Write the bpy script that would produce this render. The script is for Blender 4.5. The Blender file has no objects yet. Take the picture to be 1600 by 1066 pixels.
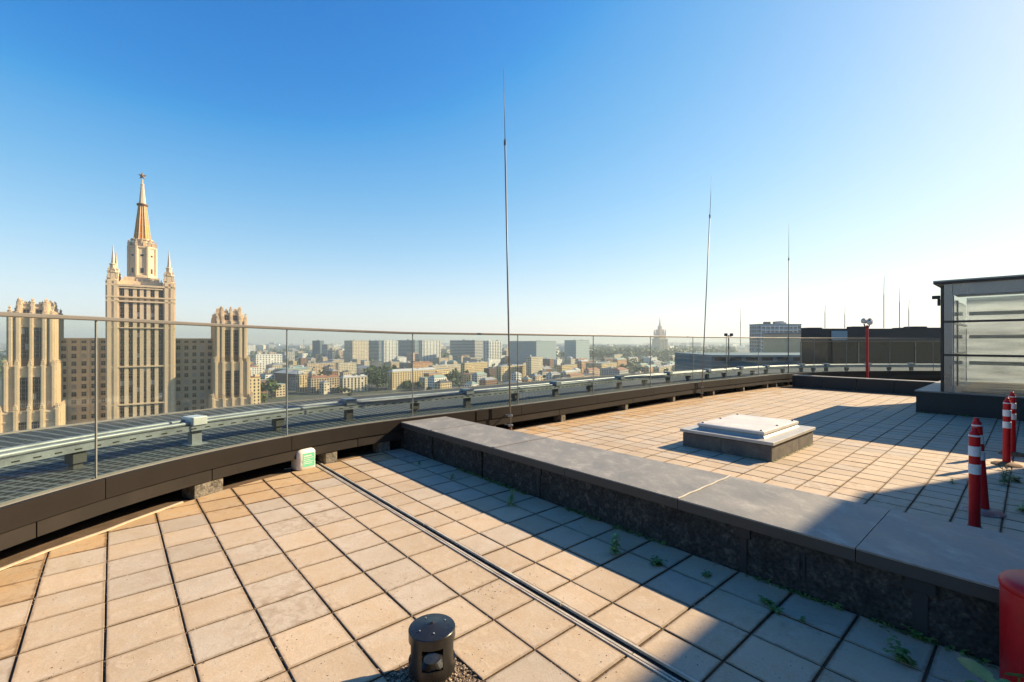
import bpy, bmesh, math, random
from mathutils import Vector, Matrix
random.seed(11)
S = bpy.context.scene
COL = S.collection
rad = math.radians
F, HZ, EYE = 722.0, 534.0, 1.9          # focal length (px of the 1600 px photo), horizon row, eye height

# ------------------------------------------------------------------ camera
cd = bpy.data.cameras.new('camera'); cam = bpy.data.objects.new('camera', cd); COL.objects.link(cam)
cam.location = (0, 0, EYE); cam.rotation_euler = (rad(90), 0, 0)
cd.sensor_width = 36.0; cd.lens = 36.0 * F / 1600.0
cd.shift_y = 1.0 / 1600.0
cd.clip_start = 0.05; cd.clip_end = 40000
S.camera = cam

# ------------------------------------------------------------------ sky and sun
SUN_AZ, SUN_EL = 70.0, 30.5             # azimuth clockwise from +Y
W = bpy.data.worlds.new('World'); S.world = W; W.use_nodes = True
nt = W.node_tree; nt.nodes.clear()
sky = nt.nodes.new('ShaderNodeTexSky'); sky.sky_type = 'NISHITA'; sky.sun_disc = False
sky.sun_elevation = rad(SUN_EL); sky.sun_rotation = rad(SUN_AZ)
sky.altitude = 0; sky.air_density = 1.0; sky.dust_density = 0.4; sky.ozone_density = 1.6
hs = nt.nodes.new('ShaderNodeHueSaturation'); hs.inputs['Saturation'].default_value = 1.25
gain = nt.nodes.new('ShaderNodeVectorMath'); gain.operation = 'SCALE'; gain.inputs[3].default_value = 0.131 / 4
# film response of the whole sky (one curve per channel)
rc = nt.nodes.new('ShaderNodeRGBCurve')
def curve(k, pts):
    pts = [(x / 4, y / 4) for x, y in pts]; c = rc.mapping.curves[k]; c.points[0].location = pts[0]; c.points[-1].location = pts[-1]
    for p in pts[1:-1]: c.points.new(*p)
curve(0, [(0, 0), (.085, .03), (.11, .095), (.15, .18), (.2, .275), (.46, .62), (.66, .77), (1, 1.0), (2, 1.7), (4, 3.0)])
curve(1, [(0, 0), (.21, .265), (.235, .335), (.385, .55), (.62, .77), (.8, .89), (1, 1.0), (2, 1.6), (4, 2.8)])
curve(2, [(0, 0), (.42, .67), (.47, .73), (.62, .83), (.72, .895), (.93, .955), (1.1, 1.0), (2, 1.4), (4, 2.5)])
rc.mapping.use_clip = True; rc.mapping.update()
gain2 = nt.nodes.new('ShaderNodeVectorMath'); gain2.operation = 'SCALE'; gain2.inputs[3].default_value = 20.0
bg = nt.nodes.new('ShaderNodeBackground'); bg.inputs['Strength'].default_value = 0.10
wo = nt.nodes.new('ShaderNodeOutputWorld')
nt.links.new(sky.outputs[0], hs.inputs['Color']); nt.links.new(hs.outputs[0], gain.inputs[0]); nt.links.new(gain.outputs[0], rc.inputs['Color'])
nt.links.new(rc.outputs[0], gain2.inputs[0]); nt.links.new(gain2.outputs[0], bg.inputs['Color']); nt.links.new(bg.outputs[0], wo.inputs['Surface'])
sd = bpy.data.lights.new('sun', 'SUN'); sun = bpy.data.objects.new('sun', sd); COL.objects.link(sun)
sd.energy = 5.0; sd.angle = rad(0.53); sd.color = (1.0, 0.80, 0.52)
sv = Vector((math.sin(rad(SUN_AZ)) * math.cos(rad(SUN_EL)), math.cos(rad(SUN_AZ)) * math.cos(rad(SUN_EL)), math.sin(rad(SUN_EL))))
sun.rotation_euler = sv.to_track_quat('Z', 'Y').to_euler(); sun.location = (30, 10, 40)
S.view_settings.view_transform = 'Standard'; S.view_settings.look = 'None'
S.view_settings.exposure = 1.14; S.view_settings.gamma = 1.0; S.view_settings.use_curve_mapping = False
cy = S.cycles
cy.use_denoising = True
cy.max_bounces = 8; cy.diffuse_bounces = 3; cy.glossy_bounces = 3; cy.transmission_bounces = 6
cy.transparent_max_bounces = 24; cy.volume_bounces = 0; cy.caustics_reflective = False; cy.caustics_refractive = False
cy.sample_clamp_indirect = 6.0

# ------------------------------------------------------------------ materials
MATS = {}
def mat(name, col, rough=0.7, metal=0.0, var=0.12, nscale=3.0, stretch=(1, 1, 1), fine=0.06, fscale=60.0, bump=0.15,
        rnd=0.0, col2=None, mixscale=1.5, mixlo=0.45, mixhi=0.65, spec=0.4, bdist=0.01, coords='Object', emit=None, subsurf=0):
    """colour with broad and fine noise, a second patchy colour, per-object shift and bump"""
    if name in MATS: return MATS[name]
    m = bpy.data.materials.new(name); m.use_nodes = True; MATS[name] = m
    t = m.node_tree; N = t.nodes; L = t.links; b = N['Principled BSDF']
    tc = N.new('ShaderNodeTexCoord'); oi = N.new('ShaderNodeObjectInfo')
    add = N.new('ShaderNodeVectorMath'); add.operation = 'ADD'
    mul = N.new('ShaderNodeVectorMath'); mul.operation = 'SCALE'; mul.inputs[3].default_value = 37.0
    comb = N.new('ShaderNodeCombineXYZ')
    for k in range(3): L.new(oi.outputs['Random'], comb.inputs[k])
    L.new(comb.outputs[0], mul.inputs[0]); L.new(tc.outputs[coords], add.inputs[0]); L.new(mul.outputs[0], add.inputs[1])
    mp = N.new('ShaderNodeMapping'); mp.inputs['Scale'].default_value = stretch; L.new(add.outputs[0], mp.inputs[0])
    n1 = N.new('ShaderNodeTexNoise'); n1.inputs['Scale'].default_value = nscale; n1.inputs['Detail'].default_value = 6; n1.inputs['Roughness'].default_value = 0.6
    n2 = N.new('ShaderNodeTexNoise'); n2.inputs['Scale'].default_value = fscale; n2.inputs['Detail'].default_value = 3
    L.new(mp.outputs[0], n1.inputs['Vector']); L.new(mp.outputs[0], n2.inputs['Vector'])
    src = None
    if col2:
        n3 = N.new('ShaderNodeTexNoise'); n3.inputs['Scale'].default_value = mixscale; n3.inputs['Detail'].default_value = 8; n3.inputs['Roughness'].default_value = 0.65
        L.new(mp.outputs[0], n3.inputs['Vector'])
        r3 = N.new('ShaderNodeMapRange'); r3.inputs[1].default_value = mixlo; r3.inputs[2].default_value = mixhi; L.new(n3.outputs[0], r3.inputs[0])
        mx = N.new('ShaderNodeMix'); mx.data_type = 'RGBA'; mx.inputs[6].default_value = (*col, 1); mx.inputs[7].default_value = (*col2, 1)
        L.new(r3.outputs[0], mx.inputs[0]); src = mx.outputs[2]
    v1 = N.new('ShaderNodeMapRange'); v1.inputs[1].default_value = 0.25; v1.inputs[2].default_value = 0.75; v1.inputs[3].default_value = 1 - var; v1.inputs[4].default_value = 1 + var
    L.new(n1.outputs[0], v1.inputs[0])
    v2 = N.new('ShaderNodeMapRange'); v2.inputs[1].default_value = 0.3; v2.inputs[2].default_value = 0.7; v2.inputs[3].default_value = 1 - fine; v2.inputs[4].default_value = 1 + fine
    L.new(n2.outputs[0], v2.inputs[0])
    mm = N.new('ShaderNodeMath'); mm.operation = 'MULTIPLY'; L.new(v1.outputs[0], mm.inputs[0]); L.new(v2.outputs[0], mm.inputs[1])
    val = mm.outputs[0]
    if rnd:
        v3 = N.new('ShaderNodeMapRange'); v3.inputs[3].default_value = 1 - rnd; v3.inputs[4].default_value = 1 + rnd; L.new(oi.outputs['Random'], v3.inputs[0])
        m3 = N.new('ShaderNodeMath'); m3.operation = 'MULTIPLY'; L.new(val, m3.inputs[0]); L.new(v3.outputs[0], m3.inputs[1]); val = m3.outputs[0]
    sc = N.new('ShaderNodeVectorMath'); sc.operation = 'SCALE'
    if src: L.new(src, sc.inputs[0])
    else: sc.inputs[0].default_value = col
    L.new(val, sc.inputs[3]); L.new(sc.outputs[0], b.inputs['Base Color'])
    b.inputs['Metallic'].default_value = metal; b.inputs['Specular IOR Level'].default_value = spec
    rr = N.new('ShaderNodeMapRange'); rr.inputs[1].default_value = 0.3; rr.inputs[2].default_value = 0.7
    rr.inputs[3].default_value = max(0.02, rough - 0.08); rr.inputs[4].default_value = min(1, rough + 0.08); L.new(n1.outputs[0], rr.inputs[0]); L.new(rr.outputs[0], b.inputs['Roughness'])
    if bump:
        ad = N.new('ShaderNodeMath'); ad.operation = 'MULTIPLY_ADD'; ad.inputs[1].default_value = 0.5; L.new(n2.outputs[0], ad.inputs[0]); L.new(n1.outputs[0], ad.inputs[2])
        bp = N.new('ShaderNodeBump'); bp.inputs['Strength'].default_value = bump; bp.inputs['Distance'].default_value = bdist
        L.new(ad.outputs[0], bp.inputs['Height']); L.new(bp.outputs[0], b.inputs['Normal'])
    return m

def glass_mat(name, tint, refl=1.0, milk=0.0, milkcol=(0.8, 0.82, 0.8), rough=0.02):
    """thin window glass: tinted see-through + fresnel reflection (+ a milky layer for dirt and a painted-in pale haze)"""
    m = bpy.data.materials.new(name); m.use_nodes = True; MATS[name] = m
    t = m.node_tree; N = t.nodes; L = t.links; N.clear()
    out = N.new('ShaderNodeOutputMaterial'); tr = N.new('ShaderNodeBsdfTransparent'); tr.inputs[0].default_value = (*tint, 1)
    gl = N.new('ShaderNodeBsdfGlossy'); gl.inputs['Roughness'].default_value = rough; gl.inputs['Color'].default_value = (1, 1, 1, 1)
    fr = N.new('ShaderNodeFresnel'); ge = N.new('ShaderNodeNewGeometry')      # same reflectance on both faces of the thin sheet
    io = N.new('ShaderNodeMapRange'); io.inputs[3].default_value = 1.45; io.inputs[4].default_value = 1 / 1.45; L.new(ge.outputs['Backfacing'], io.inputs[0]); L.new(io.outputs[0], fr.inputs[0])
    k = N.new('ShaderNodeMath'); k.operation = 'MULTIPLY'; k.inputs[1].default_value = refl; k.use_clamp = True; L.new(fr.outputs[0], k.inputs[0])
    base = tr.outputs[0]
    if milk:
        df = N.new('ShaderNodeBsdfDiffuse'); df.inputs[0].default_value = (*milkcol, 1)
        tl = N.new('ShaderNodeBsdfTranslucent'); tl.inputs[0].default_value = (*milkcol, 1)
        a = N.new('ShaderNodeMixShader'); a.inputs[0].default_value = 0.55; L.new(df.outputs[0], a.inputs[1]); L.new(tl.outputs[0], a.inputs[2])
        tc = N.new('ShaderNodeTexCoord'); nz = N.new('ShaderNodeTexNoise'); nz.inputs['Scale'].default_value = 1.3; nz.inputs['Detail'].default_value = 5
        mp = N.new('ShaderNodeMapping'); mp.inputs['Scale'].default_value = (1, 1, 0.35); L.new(tc.outputs['Object'], mp.inputs[0]); L.new(mp.outputs[0], nz.inputs['Vector'])
        mr = N.new('ShaderNodeMapRange'); mr.inputs[1].default_value = 0.3; mr.inputs[2].default_value = 0.7; mr.inputs[3].default_value = milk * 0.65; mr.inputs[4].default_value = min(1, milk * 1.35)
        L.new(nz.outputs[0], mr.inputs[0])
        b2 = N.new('ShaderNodeMixShader'); L.new(mr.outputs[0], b2.inputs[0]); L.new(tr.outputs[0], b2.inputs[1]); L.new(a.outputs[0], b2.inputs[2]); base = b2.outputs[0]
    mx = N.new('ShaderNodeMixShader'); L.new(k.outputs[0], mx.inputs[0]); L.new(base, mx.inputs[1]); L.new(gl.outputs[0], mx.inputs[2]); L.new(mx.outputs[0], out.inputs['Surface'])
    return m

def translucent_mat(name, c):
    m = bpy.data.materials.new(name); m.use_nodes = True; t = m.node_tree; N = t.nodes; L = t.links; N.clear(); MATS[name] = m
    out = N.new('ShaderNodeOutputMaterial'); a = N.new('ShaderNodeBsdfTranslucent'); d = N.new('ShaderNodeBsdfDiffuse'); x = N.new('ShaderNodeMixShader'); x.inputs[0].default_value = .35
    a.inputs[0].default_value = (*c, 1); d.inputs[0].default_value = (*c, 1); L.new(a.outputs[0], x.inputs[1]); L.new(d.outputs[0], x.inputs[2])
    tr = N.new('ShaderNodeBsdfTransparent'); tr.inputs[0].default_value = (.9, .93, .95, 1); y = N.new('ShaderNodeMixShader'); tc = N.new('ShaderNodeTexCoord'); mp = N.new('ShaderNodeMapping'); mp.inputs['Scale'].default_value = (.25, .25, 2.2)
    nz = N.new('ShaderNodeTexNoise'); nz.inputs['Scale'].default_value = 1.6; nz.inputs['Detail'].default_value = 5; L.new(tc.outputs['Object'], mp.inputs[0]); L.new(mp.outputs[0], nz.inputs['Vector'])
    mr = N.new('ShaderNodeMapRange'); mr.inputs[1].default_value = .35; mr.inputs[2].default_value = .65; mr.inputs[3].default_value = .10; mr.inputs[4].default_value = .75; L.new(nz.outputs[0], mr.inputs[0])
    L.new(mr.outputs[0], y.inputs[0]); L.new(x.outputs[0], y.inputs[1]); L.new(tr.outputs[0], y.inputs[2]); L.new(y.outputs[0], out.inputs['Surface']); return m

def grating_mat():
    m = bpy.data.materials.new('steel_grating'); m.use_nodes = True
    t = m.node_tree; N = t.nodes; L = t.links; b = N['Principled BSDF']
    tc = N.new('ShaderNodeTexCoord')
    br = N.new('ShaderNodeTexBrick'); br.offset = 0.0; br.inputs['Scale'].default_value = 1.0
    br.inputs['Brick Width'].default_value = 0.12; br.inputs['Row Height'].default_value = 0.12; br.inputs['Mortar Size'].default_value = 0.017; br.inputs['Mortar Smooth'].default_value = 0.2
    br.inputs['Color1'].default_value = (0.016, 0.021, 0.025, 1); br.inputs['Color2'].default_value = (0.027, 0.034, 0.039, 1); br.inputs['Mortar'].default_value = (0.115, 0.135, 0.145, 1)
    L.new(tc.outputs['UV'], br.inputs['Vector'])
    nz = N.new('ShaderNodeTexNoise'); nz.inputs['Scale'].default_value = 0.8; nz.inputs['Detail'].default_value = 4; L.new(tc.outputs['UV'], nz.inputs['Vector'])
    mr = N.new('ShaderNodeMapRange'); mr.inputs[3].default_value = 0.7; mr.inputs[4].default_value = 1.35; L.new(nz.outputs[0], mr.inputs[0])
    sc = N.new('ShaderNodeVectorMath'); sc.operation = 'SCALE'; L.new(br.outputs['Color'], sc.inputs[0]); L.new(mr.outputs[0], sc.inputs[3]); L.new(sc.outputs[0], b.inputs['Base Color'])
    b.inputs['Roughness'].default_value = 0.8; b.inputs['Metallic'].default_value = 0.0; b.inputs['Specular IOR Level'].default_value = 0.2
    bp = N.new('ShaderNodeBump'); bp.inputs['Strength'].default_value = 0.6; bp.inputs['Distance'].default_value = 0.02
    L.new(br.outputs['Fac'], bp.inputs['Height']); L.new(bp.outputs[0], b.inputs['Normal'])
    MATS['grating'] = m; return m

M = {}
def tile_mat(name, ca, cb, stain, stain_lo, edge=0.55):
    """cast stone: two mottled tones, pale bloom, pores, brown stains and dirt creeping in from the slab edges (UV runs 0-1 over a slab)"""
    m = bpy.data.materials.new(name); m.use_nodes = True; MATS[name] = m
    t = m.node_tree; N = t.nodes; L = t.links; b = N['Principled BSDF']
    tc = N.new('ShaderNodeTexCoord'); oi = N.new('ShaderNodeObjectInfo'); geo = N.new('ShaderNodeNewGeometry')
    P = geo.outputs['Position']
    def noise(sc, det=6, rough=.6, dist=0.0, off=0.0):
        n = N.new('ShaderNodeTexNoise'); n.inputs['Scale'].default_value = sc; n.inputs['Detail'].default_value = det; n.inputs['Roughness'].default_value = rough; n.inputs['Distortion'].default_value = dist
        if off is not None:
            v = N.new('ShaderNodeVectorMath'); v.operation = 'ADD'; c = N.new('ShaderNodeCombineXYZ'); mu = N.new('ShaderNodeMath'); mu.operation = 'MULTIPLY_ADD'; mu.inputs[1].default_value = 61; mu.inputs[2].default_value = off
            L.new(oi.outputs['Random'], mu.inputs[0]); L.new(mu.outputs[0], c.inputs[0]); L.new(mu.outputs[0], c.inputs[2]); L.new(P, v.inputs[0]); L.new(c.outputs[0], v.inputs[1]); L.new(v.outputs[0], n.inputs['Vector'])
        return n.outputs[0]
    def rng_(x, lo, hi, a=0.0, b_=1.0):
        r = N.new('ShaderNodeMapRange'); r.inputs[1].default_value = lo; r.inputs[2].default_value = hi; r.inputs[3].default_value = a; r.inputs[4].default_value = b_; L.new(x, r.inputs[0]); return r.outputs[0]
    def mixc(f, c1, c2):
        x = N.new('ShaderNodeMix'); x.data_type = 'RGBA'; L.new(f, x.inputs[0])
        for k, c in ((6, c1), (7, c2)):
            if isinstance(c, tuple): x.inputs[k].default_value = (*c, 1)
            else: L.new(c, x.inputs[k])
        return x.outputs[2]
    def mth(op, x, y):
        q = N.new('ShaderNodeMath'); q.operation = op
        for k, c in ((0, x), (1, y)):
            if isinstance(c, (int, float)): q.inputs[k].default_value = c
            else: L.new(c, q.inputs[k])
        return q.outputs[0]
    big = noise(4.2, 7, .62, .6); mid = noise(11, 6, .62, .8, 9.0); fine_ = noise(75, 4, .6, 0, 3.0); wide = N.new('ShaderNodeTexNoise'); wide.inputs['Scale'].default_value = .75; wide.inputs['Detail'].default_value = 5; L.new(P, wide.inputs['Vector'])
    col = mixc(rng_(big, .36, .66), ca, cb)
    col = mixc(rng_(mid, .54, .70, 0, .6), col, tuple(min(1, c * 1.22 + .02) for c in cb))             # pale bloom
    st = mth('MULTIPLY', rng_(mth('ADD', mth('MULTIPLY', mid, .55), mth('MULTIPLY', wide.outputs[0], .45)), stain_lo, stain_lo + .14), .75)
    col = mixc(st, col, stain)
    sep = N.new('ShaderNodeSeparateXYZ'); L.new(tc.outputs['UV'], sep.inputs[0])
    e = mth('MAXIMUM', mth('ABSOLUTE', mth('SUBTRACT', sep.outputs[0], .5), 0), mth('ABSOLUTE', mth('SUBTRACT', sep.outputs[1], .5), 0))
    e = mth('ADD', e, mth('MULTIPLY', mth('SUBTRACT', mid, .5), .10))
    col = mixc(rng_(e, .455, .505, 0, edge), col, tuple(c * .55 for c in stain))
    vo = N.new('ShaderNodeTexVoronoi'); vo.inputs['Scale'].default_value = 24; L.new(P, vo.inputs['Vector'])
    pore = mth('MULTIPLY', rng_(vo.outputs['Distance'], .07, .11, 1, 0), rng_(big, .5, .6))
    col = mixc(mth('MULTIPLY', pore, .6), col, (.10, .07, .05))
    sc = N.new('ShaderNodeVectorMath'); sc.operation = 'SCALE'; L.new(col, sc.inputs[0])
    L.new(mth('MULTIPLY', mth('MULTIPLY', rng_(oi.outputs['Random'], 0, 1, .92, 1.07), rng_(fine_, .3, .7, .91, 1.09)), rng_(wide.outputs[0], .3, .7, .86, 1.10)), sc.inputs[3])
    L.new(sc.outputs[0], b.inputs['Base Color']); L.new(rng_(mid, .3, .7, .68, .88), b.inputs['Roughness']); b.inputs['Specular IOR Level'].default_value = .3
    bp = N.new('ShaderNodeBump'); bp.inputs['Strength'].default_value = .45; bp.inputs['Distance'].default_value = .006
    L.new(mth('ADD', mth('SUBTRACT', mth('ADD', mth('MULTIPLY', fine_, .35), mid), mth('MULTIPLY', pore, .5)), 0), bp.inputs['Height']); L.new(bp.outputs[0], b.inputs['Normal'])
    return m
M['tile'] = tile_mat('sandstone_tile', (0.47, 0.352, 0.235), (0.49, 0.395, 0.295), (0.26, 0.17, 0.095), .55)
M['tile_grey'] = tile_mat('greyish_tile', (0.43, 0.345, 0.255), (0.47, 0.395, 0.315), (0.24, 0.17, 0.11), .525)
M['tile_stain'] = tile_mat('rust_stained_tile', (0.48, 0.315, 0.165), (0.46, 0.34, 0.215), (0.22, 0.115, 0.05), .50, .8)
M['grout'] = mat('dirty_grout', (0.105, 0.068, 0.042), 0.95, var=0.35, nscale=6, fine=0.3, fscale=120, bump=0.5)
M['fascia'] = mat('bronze_fascia', (0.017, 0.0135, 0.0118), 0.62, spec=0.15, var=0.12, nscale=1.2, fine=0.05, fscale=40, bump=0.03, col2=(0.021, 0.0165, 0.0138), mixscale=0.8)
M['fascia_lo'] = mat('bronze_lower_fascia', (0.026, 0.0218, 0.0192), 0.64, spec=0.15, var=0.14, nscale=1.5, fine=0.05, bump=0.03, col2=(0.035, 0.0285, 0.0235), mixscale=1.0)
M['recess_shade'] = mat('recess_shade_black', (0.012, 0.011, 0.010), 0.9, bump=0.2)  # near-black colour standing in for the shade in gaps and recesses
M['sill'] = mat('glass_channel', (0.24, 0.225, 0.195), 0.6, metal=0.1, var=0.2, nscale=3, bump=0.05)
M['steel'] = mat('galvanised_steel', (0.27, 0.30, 0.325), 0.5, metal=0.3, var=0.18, nscale=4, fine=0.1, bump=0.06, col2=(0.19, 0.215, 0.235), mixscale=3)
M['steel_lt'] = mat('pale_steel_box', (0.62, 0.64, 0.63), 0.5, metal=0.2, var=0.1, nscale=5, bump=0.05)
M['rail'] = mat('handrail_steel', (0.13, 0.12, 0.11), 0.55, metal=0.1, var=0.1, bump=0.03)
M['rod'] = mat('rod_steel', (0.21, 0.213, 0.217), 0.5, metal=0.2, var=0.1, bump=0.02)
M['rod_dk'] = mat('rod_dark_steel', (0.085, 0.088, 0.09), 0.5, metal=0.2, var=0.1, bump=0.02)
M['seal'] = mat('pane_joint', (0.20, 0.205, 0.19), 0.5, var=0.1, bump=0.0)
M['coping'] = mat('zinc_coping', (0.215, 0.204, 0.186), 0.58, metal=0.0, var=0.2, nscale=2.4, stretch=(1.5, .8, 1), fine=0.07, fscale=30, bump=0.10, bdist=0.01, col2=(0.31, 0.292, 0.26), mixscale=4.5, mixlo=0.50, mixhi=0.70)
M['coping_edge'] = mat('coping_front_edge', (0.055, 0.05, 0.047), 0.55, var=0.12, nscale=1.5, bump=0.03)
M['wall'] = mat('bitumen_wall', (0.040, 0.038, 0.037), 0.92, var=0.4, nscale=7, fine=0.45, fscale=38, bump=1.0, bdist=0.03, col2=(0.095, 0.084, 0.072), mixscale=13, mixlo=.5, mixhi=.68, spec=.2)
M['white_seam'] = mat('white_sealant', (0.50, 0.46, 0.40), 0.6, var=0.1)
M['dark'] = mat('dark_cladding', (0.022, 0.023, 0.027), 0.55, var=0.2, nscale=2, bump=0.05)
M['dark_frame'] = mat('dark_frame_metal', (0.030, 0.030, 0.033), 0.35, metal=0.5, var=0.1, bump=0.0)
M['grey_frame'] = mat('grey_frame_metal', (0.20, 0.20, 0.21), 0.3, metal=0.8, var=0.15, bump=0.0)
M['pale_int'] = translucent_mat('translucent_panel', (0.70, 0.74, 0.78))  # milky mix for a bright backlit look; its streaks imitate reflections
M['warm_int'] = mat('warm_interior_floor', (0.42, 0.31, 0.19), 0.6, var=0.2, nscale=1)
M['red'] = mat('red_plastic', (0.50, 0.008, 0.012), 0.42, var=0.2, nscale=5, fine=0.08, bump=0.05, spec=0.3, col2=(0.40, 0.045, 0.04), mixscale=7, mixlo=.56, mixhi=.8)
M['red_dirty'] = mat('faded_red_rubber', (0.36, 0.15, 0.13), 0.7, var=0.3, nscale=8, bump=0.2, col2=(0.42, 0.34, 0.28), mixscale=9)
M['rust_base'] = mat('rusty_base', (0.24, 0.12, 0.05), 0.85, var=0.4, nscale=14, bump=0.6, col2=(0.06, 0.045, 0.03), mixscale=18)
M['reflect'] = mat('white_reflective_tape', (0.72, 0.72, 0.74), 0.45, var=0.12, nscale=20, col2=(0.48, 0.46, 0.44), mixscale=16, mixlo=.55, mixhi=.75)
M['black_plastic'] = mat('black_vent_plastic', (0.013, 0.0125, 0.012), 0.3, var=0.2, nscale=9, fine=0.15, bump=0.05, spec=0.5, col2=(0.035, 0.031, 0.027), mixscale=12, mixlo=0.55, mixhi=0.8)
M['hatch_lid'] = mat('white_hatch_lid', (0.60, 0.57, 0.53), 0.5, var=0.1, nscale=3, bump=0.05, col2=(0.50, 0.455, 0.40), mixscale=3.5, mixlo=.52, mixhi=.75)
M['hatch_al'] = mat('hatch_aluminium', (0.42, 0.41, 0.385), 0.5, metal=0.15, var=0.12, nscale=5, bump=0.05)
M['hatch_kerb'] = mat('felt_kerb', (0.115, 0.105, 0.10), 0.9, var=0.25, nscale=6, fine=0.25, fscale=70, bump=0.6, col2=(0.16, 0.145, 0.12), mixscale=5)
M['can'] = mat('white_canister_plastic', (0.70, 0.66, 0.58), 0.45, var=0.08, nscale=6, bump=0.04)
M['can_label'] = mat('green_canister_label', (0.16, 0.56, 0.36), 0.5, var=0.1, nscale=25, stretch=(1, 1, 4), fine=0.15)
M['lath'] = mat('pale_timber_lath', (0.52, 0.41, 0.29), 0.8, var=0.15, nscale=8, stretch=(0.2, 4, 4), bump=0.2)
M['drain_lt'] = mat('drain_edge_aluminium', (0.50, 0.45, 0.38), 0.6, metal=0.05, var=0.18, nscale=4, bump=0.08, col2=(0.34, 0.28, 0.22), mixscale=5)
M['conc'] = mat('mossy_concrete_block', (0.20, 0.175, 0.14), 0.95, var=0.35, nscale=14, fine=0.3, fscale=60, bump=0.9, bdist=0.02, col2=(0.06, 0.055, 0.045), mixscale=16)
M['pebble'] = mat('brown_pebble', (0.17, 0.125, 0.09), 0.75, var=0.4, nscale=28, fine=0.2, bump=0.1, col2=(0.42, 0.33, 0.24), mixscale=40, mixlo=0.48, mixhi=0.55)
M['leaf'] = mat('weed_leaf', (0.085, 0.17, 0.04), 0.6, var=0.25, nscale=12, bump=0.05, col2=(0.15, 0.22, 0.06), mixscale=9)
M['leaf_lt'] = mat('young_weed_leaf', (0.22, 0.33, 0.10), 0.6, var=0.2, nscale=12, bump=0.05)
M['leaf_dk'] = mat('dark_round_leaf', (0.10, 0.27, 0.09), 0.45, var=0.2, nscale=9, bump=0.1, col2=(0.16, 0.32, 0.12), mixscale=14)
M['leaf_dry'] = mat('dry_leaf', (0.36, 0.27, 0.14), 0.7, var=0.2, nscale=9)
M['tree_leaf'] = mat('tree_foliage', (0.065, 0.10, 0.03), 0.8, var=0.35, nscale=0.35, fine=0.25, fscale=3, bump=0.0, rnd=0.25, col2=(0.10, 0.115, 0.035), mixscale=0.3)
M['bark'] = mat('bark', (0.06, 0.045, 0.035), 0.9)
M['stone'] = mat('limestone_facade', (0.62, 0.485, 0.325), 0.85, var=0.08, nscale=0.15, fine=0.06, fscale=1.2, bump=0.1, bdist=0.1)
M['stone_dk'] = mat('brownish_facade', (0.42, 0.33, 0.23), 0.85, var=0.08, nscale=0.15, fine=0.06, fscale=1.2, bump=0.1, bdist=0.1)
M['spandrel'] = mat('grey_spandrel', (0.17, 0.135, 0.10), 0.8, var=0.1, nscale=0.4, bump=0.0)
M['gold'] = mat('orange_gilded_spire', (0.56, 0.205, 0.03), 0.5, metal=0.1, var=0.12, nscale=0.5, fine=0.1, fscale=3, bump=0.0)
M['bronze'] = mat('dark_bronze_trim', (0.16, 0.10, 0.055), 0.6, var=0.15, bump=0.0)
M['window'] = mat('far_window_glass', (0.035, 0.038, 0.042), 0.15, var=0.3, nscale=0.6, bump=0.0, rnd=0.5, spec=0.6)
M['window_lt'] = mat('curtained_window', (0.40, 0.38, 0.34), 0.4, var=0.2, nscale=0.6, bump=0.0, rnd=0.3)
M['asphalt'] = mat('city_ground_cover', (0.07, 0.072, 0.065), 0.95, var=0.35, nscale=0.012, fine=0.3, fscale=0.1, bump=0.0, col2=(0.05, 0.065, 0.03), mixscale=0.004)
def wallmat(key, c): M[key] = mat(key + '_render', c, 0.85, var=0.07, nscale=0.12, fine=0.05, fscale=0.8, bump=0.0)
for k, c in dict(cream=(0.60, 0.52, 0.39), yellow=(0.62, 0.48, 0.28), orange=(0.52, 0.31, 0.17), white=(0.76, 0.74, 0.69), grey=(0.42, 0.42, 0.41), brick=(0.25, 0.14, 0.09),
                 pink=(0.54, 0.40, 0.31), bluegrey=(0.25, 0.33, 0.37), tan=(0.53, 0.42, 0.29), darkbrick=(0.14, 0.10, 0.085), bluedark=(0.15, 0.21, 0.25)).items(): wallmat(k, c)
for k, c in dict(pale_roof=(0.42, 0.43, 0.43), grey_roof=(0.26, 0.27, 0.28), rust_roof=(0.26, 0.13, 0.08), green_roof=(0.25, 0.33, 0.29), dark_roof=(0.10, 0.10, 0.105)).items():
    M[k] = mat(k + '_sheet', c, 0.7, var=0.18, nscale=0.2, fine=0.1, fscale=1.0, bump=0.0)
M['glass'] = glass_mat('balustrade_glass', (0.90, 0.93, 0.91), 0.26, milk=0.008, milkcol=(0.6, 0.6, 0.55))
M['pav_glass'] = glass_mat('pavilion_glass', (0.80, 0.82, 0.80), 1.0, milk=0.12, milkcol=(0.75, 0.75, 0.71), rough=0.03)
M['dark_glass'] = mat('dark_facade_glass', (0.014, 0.018, 0.021), 0.25, var=0.15, nscale=0.3, bump=0.0, spec=0.22)
M['globe'] = mat('lamp_globe', (0.62, 0.60, 0.55), 0.15, var=0.06, bump=0.0, spec=0.6)
M['grating'] = grating_mat()

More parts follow.
